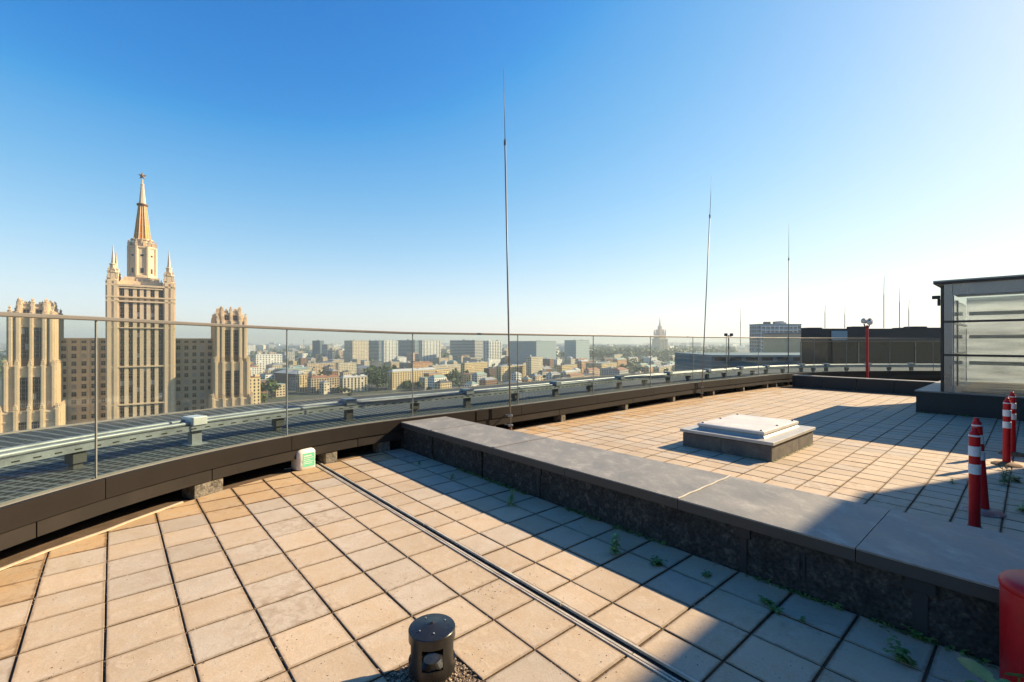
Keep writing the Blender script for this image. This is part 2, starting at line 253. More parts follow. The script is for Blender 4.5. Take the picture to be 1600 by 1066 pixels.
# ------------------------------------------------------------------ mesh helpers
class MB:
    def __init__(s): s.v = []; s.f = []; s.m = []
    def quad(s, *p, mi=0):
        n = len(s.v); s.v += [tuple(q) for q in p]; s.f.append(tuple(range(n, n + len(p)))); s.m.append(mi)
    def box(s, o, ax, ay, az, mi=0):
        """box from corner o along three vectors"""
        o, ax, ay, az = map(Vector, (o, ax, ay, az)); n = len(s.v)
        if ax.cross(ay).dot(az) < 0: ax, ay = ay, ax
        s.v += [tuple(o), tuple(o + ax), tuple(o + ax + ay), tuple(o + ay), tuple(o + az), tuple(o + ax + az), tuple(o + ax + ay + az), tuple(o + ay + az)]
        for q in ((0, 3, 2, 1), (4, 5, 6, 7), (0, 1, 5, 4), (1, 2, 6, 5), (2, 3, 7, 6), (3, 0, 4, 7)): s.f.append(tuple(n + k for k in q)); s.m.append(mi)
    def cbox(s, c, sx, sy, sz, mi=0, ex=(1, 0, 0), ey=(0, 1, 0)):
        """box centred in plan on c, base at c.z"""
        ex, ey = Vector(ex), Vector(ey); c = Vector(c)
        s.box(c - ex * sx / 2 - ey * sy / 2, ex * sx, ey * sy, (0, 0, sz), mi)
    def prism(s, poly, z0, z1, mi=0, cap=True):
        n = len(s.v); k = len(poly)
        s.v += [(x, y, z0) for x, y in poly] + [(x, y, z1) for x, y in poly]
        for i in range(k): j = (i + 1) % k; s.f.append((n + i, n + j, n + k + j, n + k + i)); s.m.append(mi)
        if cap: s.f.append(tuple(n + k + i for i in range(k))); s.m.append(mi); s.f.append(tuple(n + k - 1 - i for i in range(k))); s.m.append(mi)
    def lathe(s, c, prof, seg=16, mi=0, ex=(1, 0, 0), ey=(0, 1, 0), ez=(0, 0, 1), a0=0.0):
        c, ex, ey, ez = Vector(c), Vector(ex), Vector(ey), Vector(ez); n = len(s.v)
        for r, z in prof:
            for i in range(seg):
                a = a0 + 2 * math.pi * i / seg; s.v.append(tuple(c + ex * (r * math.cos(a)) + ey * (r * math.sin(a)) + ez * z))
        for j in range(len(prof) - 1):
            for i in range(seg):
                a, b = n + j * seg + i, n + j * seg + (i + 1) % seg; s.f.append((a, b, b + seg, a + seg)); s.m.append(mi)
        s.f.append(tuple(n + i for i in reversed(range(seg)))); s.m.append(mi)
        e = n + (len(prof) - 1) * seg; s.f.append(tuple(e + i for i in range(seg))); s.m.append(mi)
    def tube(s, pts, r, seg=8, mi=0, r1=None):
        pts = [Vector(p) for p in pts]; n = len(s.v); K = len(pts)
        for k, p in enumerate(pts):
            d = (pts[min(k + 1, K - 1)] - pts[max(k - 1, 0)]).normalized()
            u = d.cross(Vector((0, 0, 1))); u = u.normalized() if u.length > 1e-4 else Vector((1, 0, 0)); w = u.cross(d)
            rr = r if r1 is None else r + (r1 - r) * k / (K - 1)
            for i in range(seg): a = 2 * math.pi * i / seg; s.v.append(tuple(p + u * rr * math.cos(a) + w * rr * math.sin(a)))
        for k in range(K - 1):
            for i in range(seg): a, b = n + k * seg + i, n + k * seg + (i + 1) % seg; s.f.append((a, a + seg, b + seg, b)); s.m.append(mi)
        s.f.append(tuple(n + i for i in range(seg))); s.m.append(mi); s.f.append(tuple(n + (K - 1) * seg + i for i in reversed(range(seg)))); s.m.append(mi)
    def mesh(s, name, mats, smooth=False):
        me = bpy.data.meshes.new(name); me.from_pydata(s.v, [], s.f)
        if not isinstance(mats, (list, tuple)): mats = [mats]
        for q in mats: me.materials.append(q)
        if len(mats) > 1: me.polygons.foreach_set('material_index', s.m)
        if smooth: me.polygons.foreach_set('use_smooth', [True] * len(s.f))
        me.update(); return me
    def build(s, name, mats, parent=None, smooth=False, loc=None, bevel=0, auto=None):
        me = s.mesh(name, mats, smooth)
        bm = bmesh.new(); bm.from_mesh(me); bmesh.ops.recalc_face_normals(bm, faces=bm.faces)
        if bevel: bmesh.ops.bevel(bm, geom=[e for e in bm.edges if len(e.link_faces) == 2 and e.calc_face_angle(0) > 0.6], offset=bevel, segments=2, affect='EDGES', profile=0.5)
        bm.to_mesh(me); bm.free()
        if auto: me.set_sharp_from_angle(angle=auto)
        return link(name, me, parent, loc)
def link(name, me, parent=None, loc=None):
    o = bpy.data.objects.new(name, me); COL.objects.link(o)
    if parent: o.parent = parent
    if loc: o.location = loc
    return o
def tag(o, label=None, cat=None, group=None, kind=None):
    if label: o['label'] = label
    if cat: o['category'] = cat
    if group: o['group'] = group
    if kind: o['kind'] = kind
    return o
def thing(name, label, cat, loc=(0, 0, 0), group=None, rz=0.0):
    o = bpy.data.objects.new(name, None); COL.objects.link(o); o.location = loc; o.rotation_euler = (0, 0, rz); o.empty_display_size = 0.2
    return tag(o, label, cat, group)
def gp(x, y, z=0.0):
    """photo pixel -> point on the level z"""
    Y = (EYE - z) * F / (y - HZ); return Vector(((x - 800) * Y / F, Y, z))
def px(p): return 800 + F * p[0] / p[1] if p[1] > 0.05 else (-9999 if p[0] < 0 else 9999)
def py(p): return HZ + F * (EYE - p[2]) / p[1] if p[1] > 0.05 else 9999

# plan directions: along the parapet wall (towards the camera, right) and across it
DIR = Vector((0.6561, -0.7547, 0)); NRM = Vector((0.7547, 0.6561, 0)); UP = Vector((0, 0, 1))
def wp(t, n, z=0.0): return DIR * t + NRM * n + UP * z

# ------------------------------------------------------------------ the curved roof edge
CTRL = [(-3.1, -2.2), (-3.75, -0.4), (-4.1, 1.1), (-4.24, 2.5), (-4.22, 3.7), (-4.09, 4.65), (-3.85, 5.45), (-3.45, 6.3), (-2.77, 7.32), (-1.9, 8.22),
        (-0.13, 9.72), (1.35, 11.08), (3.5, 13.1), (6.2, 15.55), (8.85, 17.6), (11.6, 19.7), (14.4, 21.1), (17.4, 21.7), (20.5, 21.75), (24.5, 21.3), (29, 20.2)]
def catmull(P, sub=10):
    P = [Vector((*p, 0)) for p in P]; out = []
    for i in range(len(P) - 1):
        a, b, c, d = P[max(i - 1, 0)], P[i], P[i + 1], P[min(i + 2, len(P) - 1)]
        for k in range(sub):
            t = k / sub; out.append(0.5 * ((2 * b) + (c - a) * t + (2 * a - 5 * b + 4 * c - d) * t * t + (3 * b - a - 3 * c + d) * t ** 3))
    out.append(P[-1]); return out
CURVE = catmull(CTRL)
for _ in range(10): CURVE = [CURVE[0]] + [(CURVE[i - 1] + CURVE[i] * 2 + CURVE[i + 1]) / 4 for i in range(1, len(CURVE) - 1)] + [CURVE[-1]]
ARC = [0.0]
for i in range(1, len(CURVE)): ARC.append(ARC[-1] + (CURVE[i] - CURVE[i - 1]).length)
LEN = ARC[-1]
NORM = []
for i in range(len(CURVE)):
    d = (CURVE[min(i + 1, len(CURVE) - 1)] - CURVE[max(i - 1, 0)]).normalized(); NORM.append(Vector((-d.y, d.x, 0)))   # outward
def cpt(s, off=0.0, z=0.0):
    s = min(max(s, 0), LEN - 1e-4); lo, hi = 0, len(ARC) - 1
    while hi - lo > 1:
        mid = (lo + hi) // 2
        if ARC[mid] <= s: lo = mid
        else: hi = mid
    t = (s - ARC[lo]) / (ARC[hi] - ARC[lo]); p = CURVE[lo].lerp(CURVE[hi], t); n = NORM[lo].lerp(NORM[hi], t).normalized()
    return p + n * off + UP * z
def cnorm(s): return (cpt(s, 1) - cpt(s, 0)).normalized()
def ctan(s): n = cnorm(s); return Vector((n.y, -n.x, 0))
def s_at(pxx, off=0.0):
    lo, hi = 2.0, LEN
    for _ in range(50):
        mid = (lo + hi) / 2; p = cpt(mid, off)
        if p.y < 0.2 or px(p) < pxx: lo = mid
        else: hi = mid
    return lo
def sdist(p):
    """signed distance to the roof edge (positive outside) and index"""
    best = (1e9, 0)
    for i in range(0, len(CURVE), 2):
        d = (p - CURVE[i]).length_squared
        if d < best[0]: best = (d, i)
    i = best[1]; return (p - CURVE[i]).dot(NORM[i]), i
def sweep(mb, s0, s1, prof, step=0.3, mi=0, closed=True):
    """sweep a closed (offset, z) profile along the roof edge"""
    k = max(2, int((s1 - s0) / step) + 1); n = len(mb.v); P = len(prof)
    for i in range(k):
        s = s0 + (s1 - s0) * i / (k - 1)
        for o, z in prof: mb.v.append(tuple(cpt(s, o, z)))
    for i in range(k - 1):
        for j in range(P if closed else P - 1):
            a, b = n + i * P + j, n + i * P + (j + 1) % P; mb.f.append((a, b, b + P, a + P)); mb.m.append(mi)
    if closed:
        mb.f.append(tuple(n + j for j in range(P))); mb.m.append(mi); mb.f.append(tuple(n + (k - 1) * P + j for j in reversed(range(P)))); mb.m.append(mi)
def circ(o, z, r, k=8): return [(o + r * math.cos(2 * math.pi * i / k), z + r * math.sin(2 * math.pi * i / k)) for i in range(k)]

WALL_N0, WALL_N1 = 3.938, 4.78
def rear(t): return 4.80 + 0.22 * (t + 7.6) / 8.1          # rear edge of the coping runs slightly askew
# ------------------------------------------------------------------ terraces and their tiles
def clip(poly, p0, nrm):
    """keep the side where (p - p0).nrm <= 0"""
    out = []
    for i in range(len(poly)):
        a, b = poly[i], poly[(i + 1) % len(poly)]; da, db = (a - p0).dot(nrm), (b - p0).dot(nrm)
        if da <= 0: out.append(a)
        if (da < 0 < db) or (db < 0 < da): out.append(a.lerp(b, da / (da - db)))
    return out
def area(poly): return abs(sum(poly[i].x * poly[(i + 1) % len(poly)].y - poly[(i + 1) % len(poly)].x * poly[i].y for i in range(len(poly)))) / 2
def uv_of(p, cell):
    o, eu, ev = cell; d = p - o; return (d.dot(eu) / eu.length_squared, d.dot(ev) / ev.length_squared)
def tile_mesh(name, poly, m, cell, th=0.035, ch=0.005):
    c = sum(poly, Vector()) / len(poly); mb = MB(); k = len(poly)
    a = [p - c for p in poly]
    inner = [p * (1 - ch / max(p.length, 0.02)) for p in a]
    mb.v = [(p.x, p.y, -th) for p in a] + [(p.x, p.y, -ch * 0.8) for p in a] + [(p.x, p.y, 0) for p in inner]
    for i in range(k):
        j = (i + 1) % k; mb.f += [(i, j, k + j, k + i), (k + i, k + j, 2 * k + j, 2 * k + i)]; mb.m += [1, 0]
    mb.f.append(tuple(2 * k + i for i in range(k))); mb.m.append(0)
    me = mb.mesh(name, [m, M['grout']]); ul = me.uv_layers.new(name='UV'); uvs = [uv_of(p, cell) for p in poly]
    for lp in me.loops: ul.data[lp.index].uv = uvs[lp.vertex_index % k]
    return me, c
def pave(parent, cells, clips, budget, eu, ev):
    """cells: list of (corner, u length, v length); whole tiles share mesh data"""
    shared = {}; placed = []
    for o, lu, lv in cells:
        poly = [o, o + eu * lu, o + eu * lu + ev * lv, o + ev * lv]
        if (eu.x * ev.y - eu.y * ev.x) < 0: poly.reverse()
        c = sum(poly, Vector()) / 4; cut = False; dead = False
        d, i = sdist(c)
        if d > 0.35: continue
        pl = list(clips)
        if d > -0.4: pl.append((CURVE[i] + NORM[i] * 0.03, NORM[i]))
        for p0, nr in pl:
            q = clip(poly, p0, nr)
            if len(q) < 3: dead = True; break
            if len(q) != len(poly) or any((x - y).length > 1e-5 for x, y in zip(q, poly)): cut = True
            poly = q
        if dead or area(poly) < 0.006: continue
        # drop slivers of duplicate points
        poly = [p for k, p in enumerate(poly) if (p - poly[k - 1]).length > 0.004]
        if len(poly) < 3: continue
        cc = sum(poly, Vector()) / len(poly)
        vis = cc.y > 0.5 and -40 < px(cc) < 1640 and py(cc) < 1105
        placed.append((cc.y if vis else 99 + abs(cc.y), vis, cut, poly, (round(lu, 3), round(lv, 3)), d, (o, eu * lu, ev * lv)))
    placed.sort(key=lambda q: q[0])
    rest = MB(); nparts = 0
    ruv = []
    for _, vis, cut, poly, key, d, cell in placed:
        r = random.random()
        mk = 'tile_stain' if (d > -0.62 and r < 0.8) or (d > -1.1 and r < 0.3) else ('tile_grey' if r > 0.78 else 'tile')
        if vis and nparts < budget:
            nparts += 1; c = sum(poly, Vector()) / len(poly)
            if cut: me, c = tile_mesh('paving_tile', poly, M[mk], cell)
            else:
                if (key, mk) not in shared: shared[(key, mk)] = tile_mesh('paving_tile', poly, M[mk], cell)[0]
                me = shared[(key, mk)]
            o = link('paving_tile', me, parent, (c.x + random.uniform(-.0015, .0015), c.y + random.uniform(-.0015, .0015), random.uniform(-0.0015, 0.002)))
            o.rotation_euler = (random.gauss(0, 0.004), random.gauss(0, 0.004), random.gauss(0, 0.003))
        else:
            z = random.uniform(-0.002, 0.002); c = sum(poly, Vector()) / len(poly)
            k = len(poly); n = len(rest.v)
            rest.v += [(p.x, p.y, z - .03) for p in poly] + [(p.x, p.y, z) for p in poly]; ruv += [uv_of(p, cell) for p in poly] * 2
            mi = {'tile': 0, 'tile_grey': 1, 'tile_stain': 2}[mk]
            for i in range(k): j = (i + 1) % k; rest.f.append((n + i, n + j, n + k + j, n + k + i)); rest.m.append(3)
            rest.f.append(tuple(n + k + i for i in range(k))); rest.m.append(mi)
    if rest.f:
        me = rest.mesh('paving_tile_field', [M['tile'], M['tile_grey'], M['tile_stain'], M['grout']]); ul = me.uv_layers.new(name='UV')
        for lp in me.loops: ul.data[lp.index].uv = ruv[lp.vertex_index]
        o = link('paving_tile_field', me, parent); o['kind'] = 'stuff'

def floor_slab(name, n0, n1, t0, t1, label):
    poly = [wp(t0, n0), wp(t1, n0), wp(t1, n1), wp(t0, n1)]
    mb = MB(); k = 48
    # strip mesh trimmed at the roof edge: rows across t
    for i in range(k):
        a, b = t0 + (t1 - t0) * i / k, t0 + (t1 - t0) * (i + 1) / k
        for j in range(k):
            c, d = n0 + (n1 - n0) * j / k, n0 + (n1 - n0) * (j + 1) / k
            if sdist(wp((a + b) / 2, (c + d) / 2))[0] < 0.75: mb.quad(wp(a, c, -0.012), wp(b, c, -0.012), wp(b, d, -0.012), wp(a, d, -0.012))
    o = mb.build(name, M['grout']); return tag(o, label, kind='structure')

TH = 0.714; TS, TR = 0.401, 0.405
EU = Vector((math.cos(TH), math.sin(TH), 0)); EV = Vector((math.sin(TH), -math.cos(TH), 0))   # column step, row step
L0 = Vector((-3.006, 2.807, 0))
left_floor = floor_slab('terrace_floor', -6.0, WALL_N0 + 0.02, -9.5, 6.0, 'near paved roof terrace of sandy square tiles')
ulines = [(k, k + 1) for k in range(-9, 6)] + [(6, 6.965), (7.255, 7.95), (7.95, 8.92), (8.92, 9.89), (9.89, 10.88)]
GU, GV = 0.0112, 0.0155
PATCH = (5, 6)      # the tile left out under the vent
cells = []
for a, b in ulines:
    for r in range(-16, 20):
        jit = 0.0
        if (round(a), r) in ((4, 4), ): continue
        cells.append((L0 + EU * (a * TS + GU / 2) + EV * (r * TR + GV / 2 + jit), (b - a) * TS - GU, TR - GV))
pave(left_floor, cells, [(wp(0, WALL_N0 - 0.012), NRM), (Vector((0, -1.3, 0)), Vector((0, -1, 0)))], 300, EU, EV)

TH2 = 0.7252; RS, RR = 0.3652, 0.332
EU2 = Vector((math.sin(TH2), -math.cos(TH2), 0)); EV2 = Vector((math.cos(TH2), math.sin(TH2), 0))
R0 = Vector((3.326, 6.654, 0))
right_floor = floor_slab('terrace_floor', WALL_N1 - 0.02, 25.0, -13.0, 8.0, 'upper paved roof terrace beyond the low dividing wall')
BACK_T0 = None
bw0 = gp(1238, 604); bw1 = gp(1435, 616)
BW_T = 0
cells = []
for c in range(-36, 22):
    for r in range(-6, 42):
        o = R0 + EU2 * (c * RS + 0.0065) + EV2 * (r * RR + 0.0065)
        n = o.dot(NRM); t = o.dot(DIR)
        if n > 22.1: continue
        cells.append((o, RS - 0.013, RR - 0.013))
pave(right_floor, cells, [(wp(0, WALL_N1 + 0.06), -NRM), (wp(0, 22.0), NRM)], 300, EU2, EV2)

# ------------------------------------------------------------------ balustrade: fascias, glass, rail, blocks
bal = thing('glass_balustrade', 'long curved glass balustrade with brown metal fascia and steel top rail', 'balustrade')
JOINT_PX = [165, 456, 650, 815, 933, 1022, 1088, 1140, 1190, 1236, 1276, 1326, 1394, 1462]
joints = [s_at(p) for p in JOINT_PX]
g0 = joints[0]
joints = [g0 - 6.6, g0 - 4.4, g0 - 2.2] + joints + [joints[-1] + 2.3, joints[-1] + 4.6, joints[-1] + 6.9]
joints = [s for s in joints if 0.05 < s < LEN]
END = LEN - 0.1
fj = [0.05] + joints + [END]
ZT = 0.52
for a, b in zip(fj[:-1], fj[1:]):
    mb = MB(); sweep(mb, a + 0.004, b - 0.004, [(0.0, 0.318), (0.012, 0.318), (0.06, 0.47), (0.06, ZT), (0.0, ZT)]); mb.build('upper_fascia', M['fascia'], bal)
lj = [0.05] + [s_at(p) for p in (60, 333, 560, 735, 875, 990, 1083, 1150, 1210, 1280, 1380)] + [END]
for a, b in zip(lj[:-1], lj[1:]):
    mb = MB(); sweep(mb, a + 0.006, b - 0.006, [(0.018, 0.172), (0.05, 0.172), (0.05, 0.31), (0.018, 0.31)]); mb.build('lower_fascia', M['fascia_lo'], bal)
mb = MB(); sweep(mb, 0.05, END, [(0.068, 0.455), (0.17, 0.455), (0.17, ZT + 0.006), (0.145, ZT + 0.006), (0.145, ZT - .03), (0.095, ZT - .03), (0.095, ZT + 0.006), (0.068, ZT + 0.006)]); mb.build('glass_channel', M['sill'], bal)
mb = MB(); sweep(mb, 0.05, END, [(0.5, -0.02), (0.52, -0.02), (0.52, 0.44), (0.5, 0.44)]); mb.build('rear_light_stop', M['recess_shade'], bal)  # black sheet added under the deck to keep light out of the gap
def rail_z(s): return 2.045 + 0.075 * max(0, min(1, (s_at(640) - s) / 4.2))
ZG0 = ZT - 0.02
for a, b in zip(fj[:-1], fj[1:]):
    mb = MB(); k = max(2, int((b - a) / 0.3)); A, B = a + 0.008, b - 0.008; n0 = 0
    for i in range(k + 1):
        s = A + (B - A) * i / k; zt = rail_z(s) - 0.005
        for o, z in ((0.112, ZG0), (0.128, ZG0), (0.128, zt), (0.112, zt)): mb.v.append(tuple(cpt(s, o, z)))
    for i in range(k):
        for j in range(4): p, q = i * 4 + j, i * 4 + (j + 1) % 4; mb.f.append((p, q, q + 4, p + 4)); mb.m.append(0)
    mb.f += [(0, 1, 2, 3), tuple(k * 4 + j for j in (3, 2, 1, 0))]; mb.m += [0, 0]
    mb.build('glass_pane', M['glass'], bal)
for s in joints:
    mb = MB(); t = ctan(s); p = cpt(s, 0.110, ZG0); mb.box(p - t * 0.0075, t * 0.011, cnorm(s) * 0.02, (0, 0, rail_z(s) - ZG0 - 0.004)); mb.build('pane_joint', M['seal'], bal)
mb = MB(); k = int((END - 0.05) / 0.25); n = 0; P = 8
for i in range(k + 1):
    s = 0.05 + (END - 0.05) * i / k; z = rail_z(s) + 0.012
    for o, dz in ((0.095, -.02), (0.145, -.02), (0.15, -.012), (0.15, .012), (0.145, .02), (0.095, .02), (0.09, .012), (0.09, -.012)): mb.v.append(tuple(cpt(s, o, z + dz)))
for i in range(k):
    for j in range(P): a, b = i * P + j, i * P + (j + 1) % P; mb.f.append((a, b, b + P, a + P)); mb.m.append(0)
mb.build('top_rail', M['rail'], bal)
# rough concrete blocks that carry the edge
BLK = [(330, .36), (520, .2), (603, .2), (773, .13), (882, .16), (981, .14), (1055, .14), (1117, .12), (1164, .12), (1201, .1), (1215, .1)]
for q, w in BLK:
    s = s_at(q); mb = MB(); t = ctan(s); nn = cnorm(s)
    mb.box(cpt(s, 0.035) - t * w / 2 - UP * 0.02, t * w, nn * 0.25, (0, 0, 0.19)); mb.build('concrete_block', M['conc'], bal, bevel=0.012)
# small trim pieces: seam flashing and vertical laps on the fascia
for q in (745, 1090):
    s = s_at(q); t = ctan(s); mb = MB(); mb.box(cpt(s, -0.012, 0.32) - t * 0.012, t * 0.024, cnorm(s) * 0.010, (0, 0, 0.19)); mb.build('fascia_lap', M['fascia'], bal)

# ------------------------------------------------------------------ grating deck outside the glass
deck = thing('grating_deck', 'grey steel grating walkway outside the glass balustrade', 'walkway')
DW = 4.45; ds = [0.05]
while ds[-1] < END - 0.1: ds.append(min(ds[-1] + 2.6, END))
sj = s_at(165); sh = (sj - ds[0]) % 2.6
ds = [0.05] + [x for x in [sh + 0.05 + 2.6 * k for k in range(-1, 40)] if 0.3 < x < END - 0.3] + [END]
for a, b in zip(ds[:-1], ds[1:]):
    me = MB(); k = 8; rows = [0.19, 0.9, 1.7, 2.6, 3.5, DW]; uv = []
    A, B = a + 0.006, b - 0.006
    for i in range(k + 1):
        s = A + (B - A) * i / k
        for o in rows: me.v.append(tuple(cpt(s, o, 0.45))); uv.append((s, o))
    R = len(rows)
    for i in range(k):
        for j in range(R - 1): p = i * R + j; me.f.append((p, p + R, p + R + 1, p + 1)); me.m.append(0)
    nb = len(me.v)
    for i in range(k + 1):
        s = A + (B - A) * i / k
        for o, z in ((0.19, 0.41), (DW, 0.41)): me.v.append(tuple(cpt(s, o, z))); uv.append((s, o))
    for i in range(k):
        me.f.append((i * R, nb + i * 2, nb + i * 2 + 2, i * R + R)); me.m.append(0)
        me.f.append((i * R + R - 1, i * R + 2 * R - 1, nb + i * 2 + 3, nb + i * 2 + 1)); me.m.append(0)
    d = me.mesh('grating_panel', M['grating']); ul = d.uv_layers.new(name='UV')
    for lp in d.loops: ul.data[lp.index].uv = uv[lp.vertex_index]
    link('grating_panel', d, deck)
mb = MB(); sweep(mb, 0.05, END, [(DW + .005, 0.30), (DW + 0.06, 0.30), (DW + 0.06, 0.472), (DW + .005, 0.472)]); mb.build('deck_edge', M['sill'], deck)
mb = MB(); sweep(mb, 0.05, END, [(0.6, 0.2), (DW - .05, 0.2), (DW - .05, 0.22), (0.6, 0.22)]); mb.build('deck_underlay', M['recess_shade'], deck)

# ------------------------------------------------------------------ facade cleaning track on the deck
trk = thing('cleaning_track', 'twin tube steel track on short posts outside the glass', 'rail track')
TO = 1.0
for off, z, r in ((TO - .045, .765, .029), (TO + .085, .785, .029)):
    mb = MB(); sweep(mb, 0.05, END, circ(off, z, r, 10)); mb.build('track_tube', M['steel'], trk, smooth=True)
mb = MB(); sweep(mb, 0.05, END, [(TO - .10, .66), (TO - .088, .66), (TO - .088, .722), (TO + .11, .722), (TO + .11, .66), (TO + .122, .66), (TO + .122, .735), (TO - .10, .735)]); mb.build('track_channel', M['steel'], trk)
mb = MB(); s = 0.3
while s < END - 0.3:      # near-black strips laid on the channel skirt to read as slots
    t = ctan(s); mb.box(cpt(s, TO - .103, .685) - t * .035, t * .07, cnorm(s) * .0025, (0, 0, .014)); s += 0.16
o = mb.build('channel_slot', M['recess_shade'], trk); o['kind'] = 'stuff'
POST = [305, 545, 730, 868, 968, 1044, 1105, 1156, 1197, 1252, 1291, 1356, 1424]
ps = [s_at(q, TO) for q in POST]; ps = [ps[0] - 4.6, ps[0] - 2.3] + ps
for i, s in enumerate(ps):
    if s < 0.1: continue
    t, nn = ctan(s), cnorm(s); c = cpt(s, TO + .01)
    mb = MB(); mb.cbox(c + UP * .452, .13, .11, .29, ex=t, ey=nn); mb.cbox(c + UP * .452, .24, .22, .015, ex=t, ey=nn)
    p = mb.build('track_post', M['steel'] if i < 3 else M['rod_dk'], trk)
    mb = MB(); mb.cbox(c + UP * .735, .20, .26, .115, ex=t, ey=nn); mb.build('post_cap', M['steel_lt'] if i < 3 else M['steel'], p, bevel=.008)
    for sx in (-1, 1):
        mb = MB(); q = c + t * .055 * sx - nn * .1125 + UP * .79
        mb.lathe(q, [(.012, 0), (.012, .006)], 8, ex=t, ey=UP, ez=nn * -1); mb.build('bolt', M['rod_dk'], p)
for i in range(len(ps) - 1):
    s = (ps[i] + ps[i + 1]) / 2
    if s < 0.2: continue
    t, nn = ctan(s), cnorm(s); mb = MB(); mb.box(cpt(s, TO - .06, .52) - t * .07, t * .14, nn * .14, (0, 0, .12)); mb.box(cpt(s, TO - .03, .452) - t * .05, t * .10, nn * .09, (0, 0, .068))
    mb.build('track_cradle', M['rod_dk'], trk, bevel=.006)

# ------------------------------------------------------------------ dividing wall
wall = thing('dividing_wall', 'low dark dividing wall with broad grey metal coping between the terraces', 'wall')
T0, T1 = -7.62, 3.2
WJ = [T0, -6.49, -5.17, -4.03, -1.62, -0.52, 1.4, T1]
for a, b in zip(WJ[:-1], WJ[1:]):
    mb = MB(); mb.box(wp(a + .022, WALL_N0, -0.02), DIR * (b - a - .044), NRM * .06, (0, 0, .41)); mb.build('wall_panel', M['wall'], wall, bevel=.006)
mb = MB(); mb.box(wp(T0 + .01, WALL_N0 + .075, -0.02), DIR * (T1 - T0 - .02), NRM * (WALL_N1 - WALL_N0 - .14), (0, 0, .385)); mb.box(wp(T0 - 1.1, WALL_N0 - .25, -.02), DIR * 1.1, NRM * .8, (0, 0, .15)); mb.build('core_and_light_stop', M['recess_shade'], wall)  # second box: filler added to block sunlight under the fascia
for a, b in zip(WJ[:-1], WJ[1:]):
    mb = MB(); mb.box(wp(a + .012, WALL_N1 - .055, -0.02), DIR * (b - a - .024), NRM * .055, (0, 0, .39)); mb.build('rear_panel', M['wall'], wall)
for t, w in ((-4.03, .05), (-1.62, .055), (-.52, .075)):       # hat-shaped joint covers under the coping
    mb = MB(); mb.box(wp(t - w / 2, WALL_N0 - .012, -.015), DIR * w, NRM * .028, (0, 0, .30)); mb.box(wp(t - w, WALL_N0 - .02, .29), DIR * w * 2, NRM * .04, (0, 0, .075)); mb.build('joint_cover', M['dark'], wall)
for t in (-1.22, -1.185):
    mb = MB(); mb.box(wp(t, WALL_N0 - .009, .10), DIR * .012, NRM * .008, (0, 0, .2)); mb.build('bracket_strip', M['dark'], wall)
CJ = [T0 - .03, -6.45, -4.85, -3.55, -2.17, -.85, 0.35, T1]
CN0, CN1 = WALL_N0 - .065, WALL_N1 + .05
for a, b in zip(CJ[:-1], CJ[1:]):
    mb = MB(); n = random.uniform(-.002, .002)
    a_, b_ = a + .003, b - .003; mb.prism([tuple(p.xy) for p in (wp(b_, CN0), wp(b_, rear(b_)), wp(a_, rear(a_)), wp(a_, CN0))], .468 + n, .480 + n); c = mb.build('coping_sheet', M['coping'], wall)
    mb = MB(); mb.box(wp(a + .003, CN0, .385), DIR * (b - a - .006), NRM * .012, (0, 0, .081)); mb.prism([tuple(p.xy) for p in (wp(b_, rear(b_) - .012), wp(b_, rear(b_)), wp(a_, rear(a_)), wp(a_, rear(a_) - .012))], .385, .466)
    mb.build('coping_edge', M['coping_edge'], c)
mb = MB(); pts = [wp(-2.17 + .004 * math.sin(i * 1.7), CN0 + (rear(-2.17) - CN0) * i / 14, .4835) for i in range(15)]; mb.tube(pts, .007, 6); mb.build('sealant_seam', M['white_seam'], wall)
for t in (-6.45, -4.85):
    mb = MB(); mb.box(wp(t - .03, CN0 + .01, .482), DIR * .06, NRM * (rear(t) - CN0 - .02), (0, 0, .004)); mb.build('coping_lap', M['coping'], wall)
mb = MB(); mb.box(wp(T0 - .05, CN0 + .02, .30), DIR * .022, NRM * (rear(T0) - CN0 - .04), (0, 0, .185)); mb.build('end_flashing', M['coping_edge'], wall)

# ------------------------------------------------------------------ low wall at the far end of the upper terrace
far_n0 = (gp(1238, 604).dot(NRM) + gp(1435, 616).dot(NRM)) / 2
fw = thing('parapet_wall', 'low black wall with pale coping along the far end of the upper terrace', 'wall')
ta, tb = gp(1238, 604).dot(DIR) - .05, gp(1435, 616).dot(DIR) + 1.6
kx = 5
for i in range(kx):
    a, b = ta + (tb - ta) * i / kx, ta + (tb - ta) * (i + 1) / kx
    mb = MB(); mb.box(wp(a + .008, far_n0, -.02), DIR * (b - a - .016), NRM * .3, (0, 0, .47)); mb.build('wall_panel', M['dark'], fw)
    mb = MB(); mb.box(wp(a + .004, far_n0 - .03, .452), DIR * (b - a - .008), NRM * .40, (0, 0, .028)); mb.build('coping_sheet', M['coping'], fw)

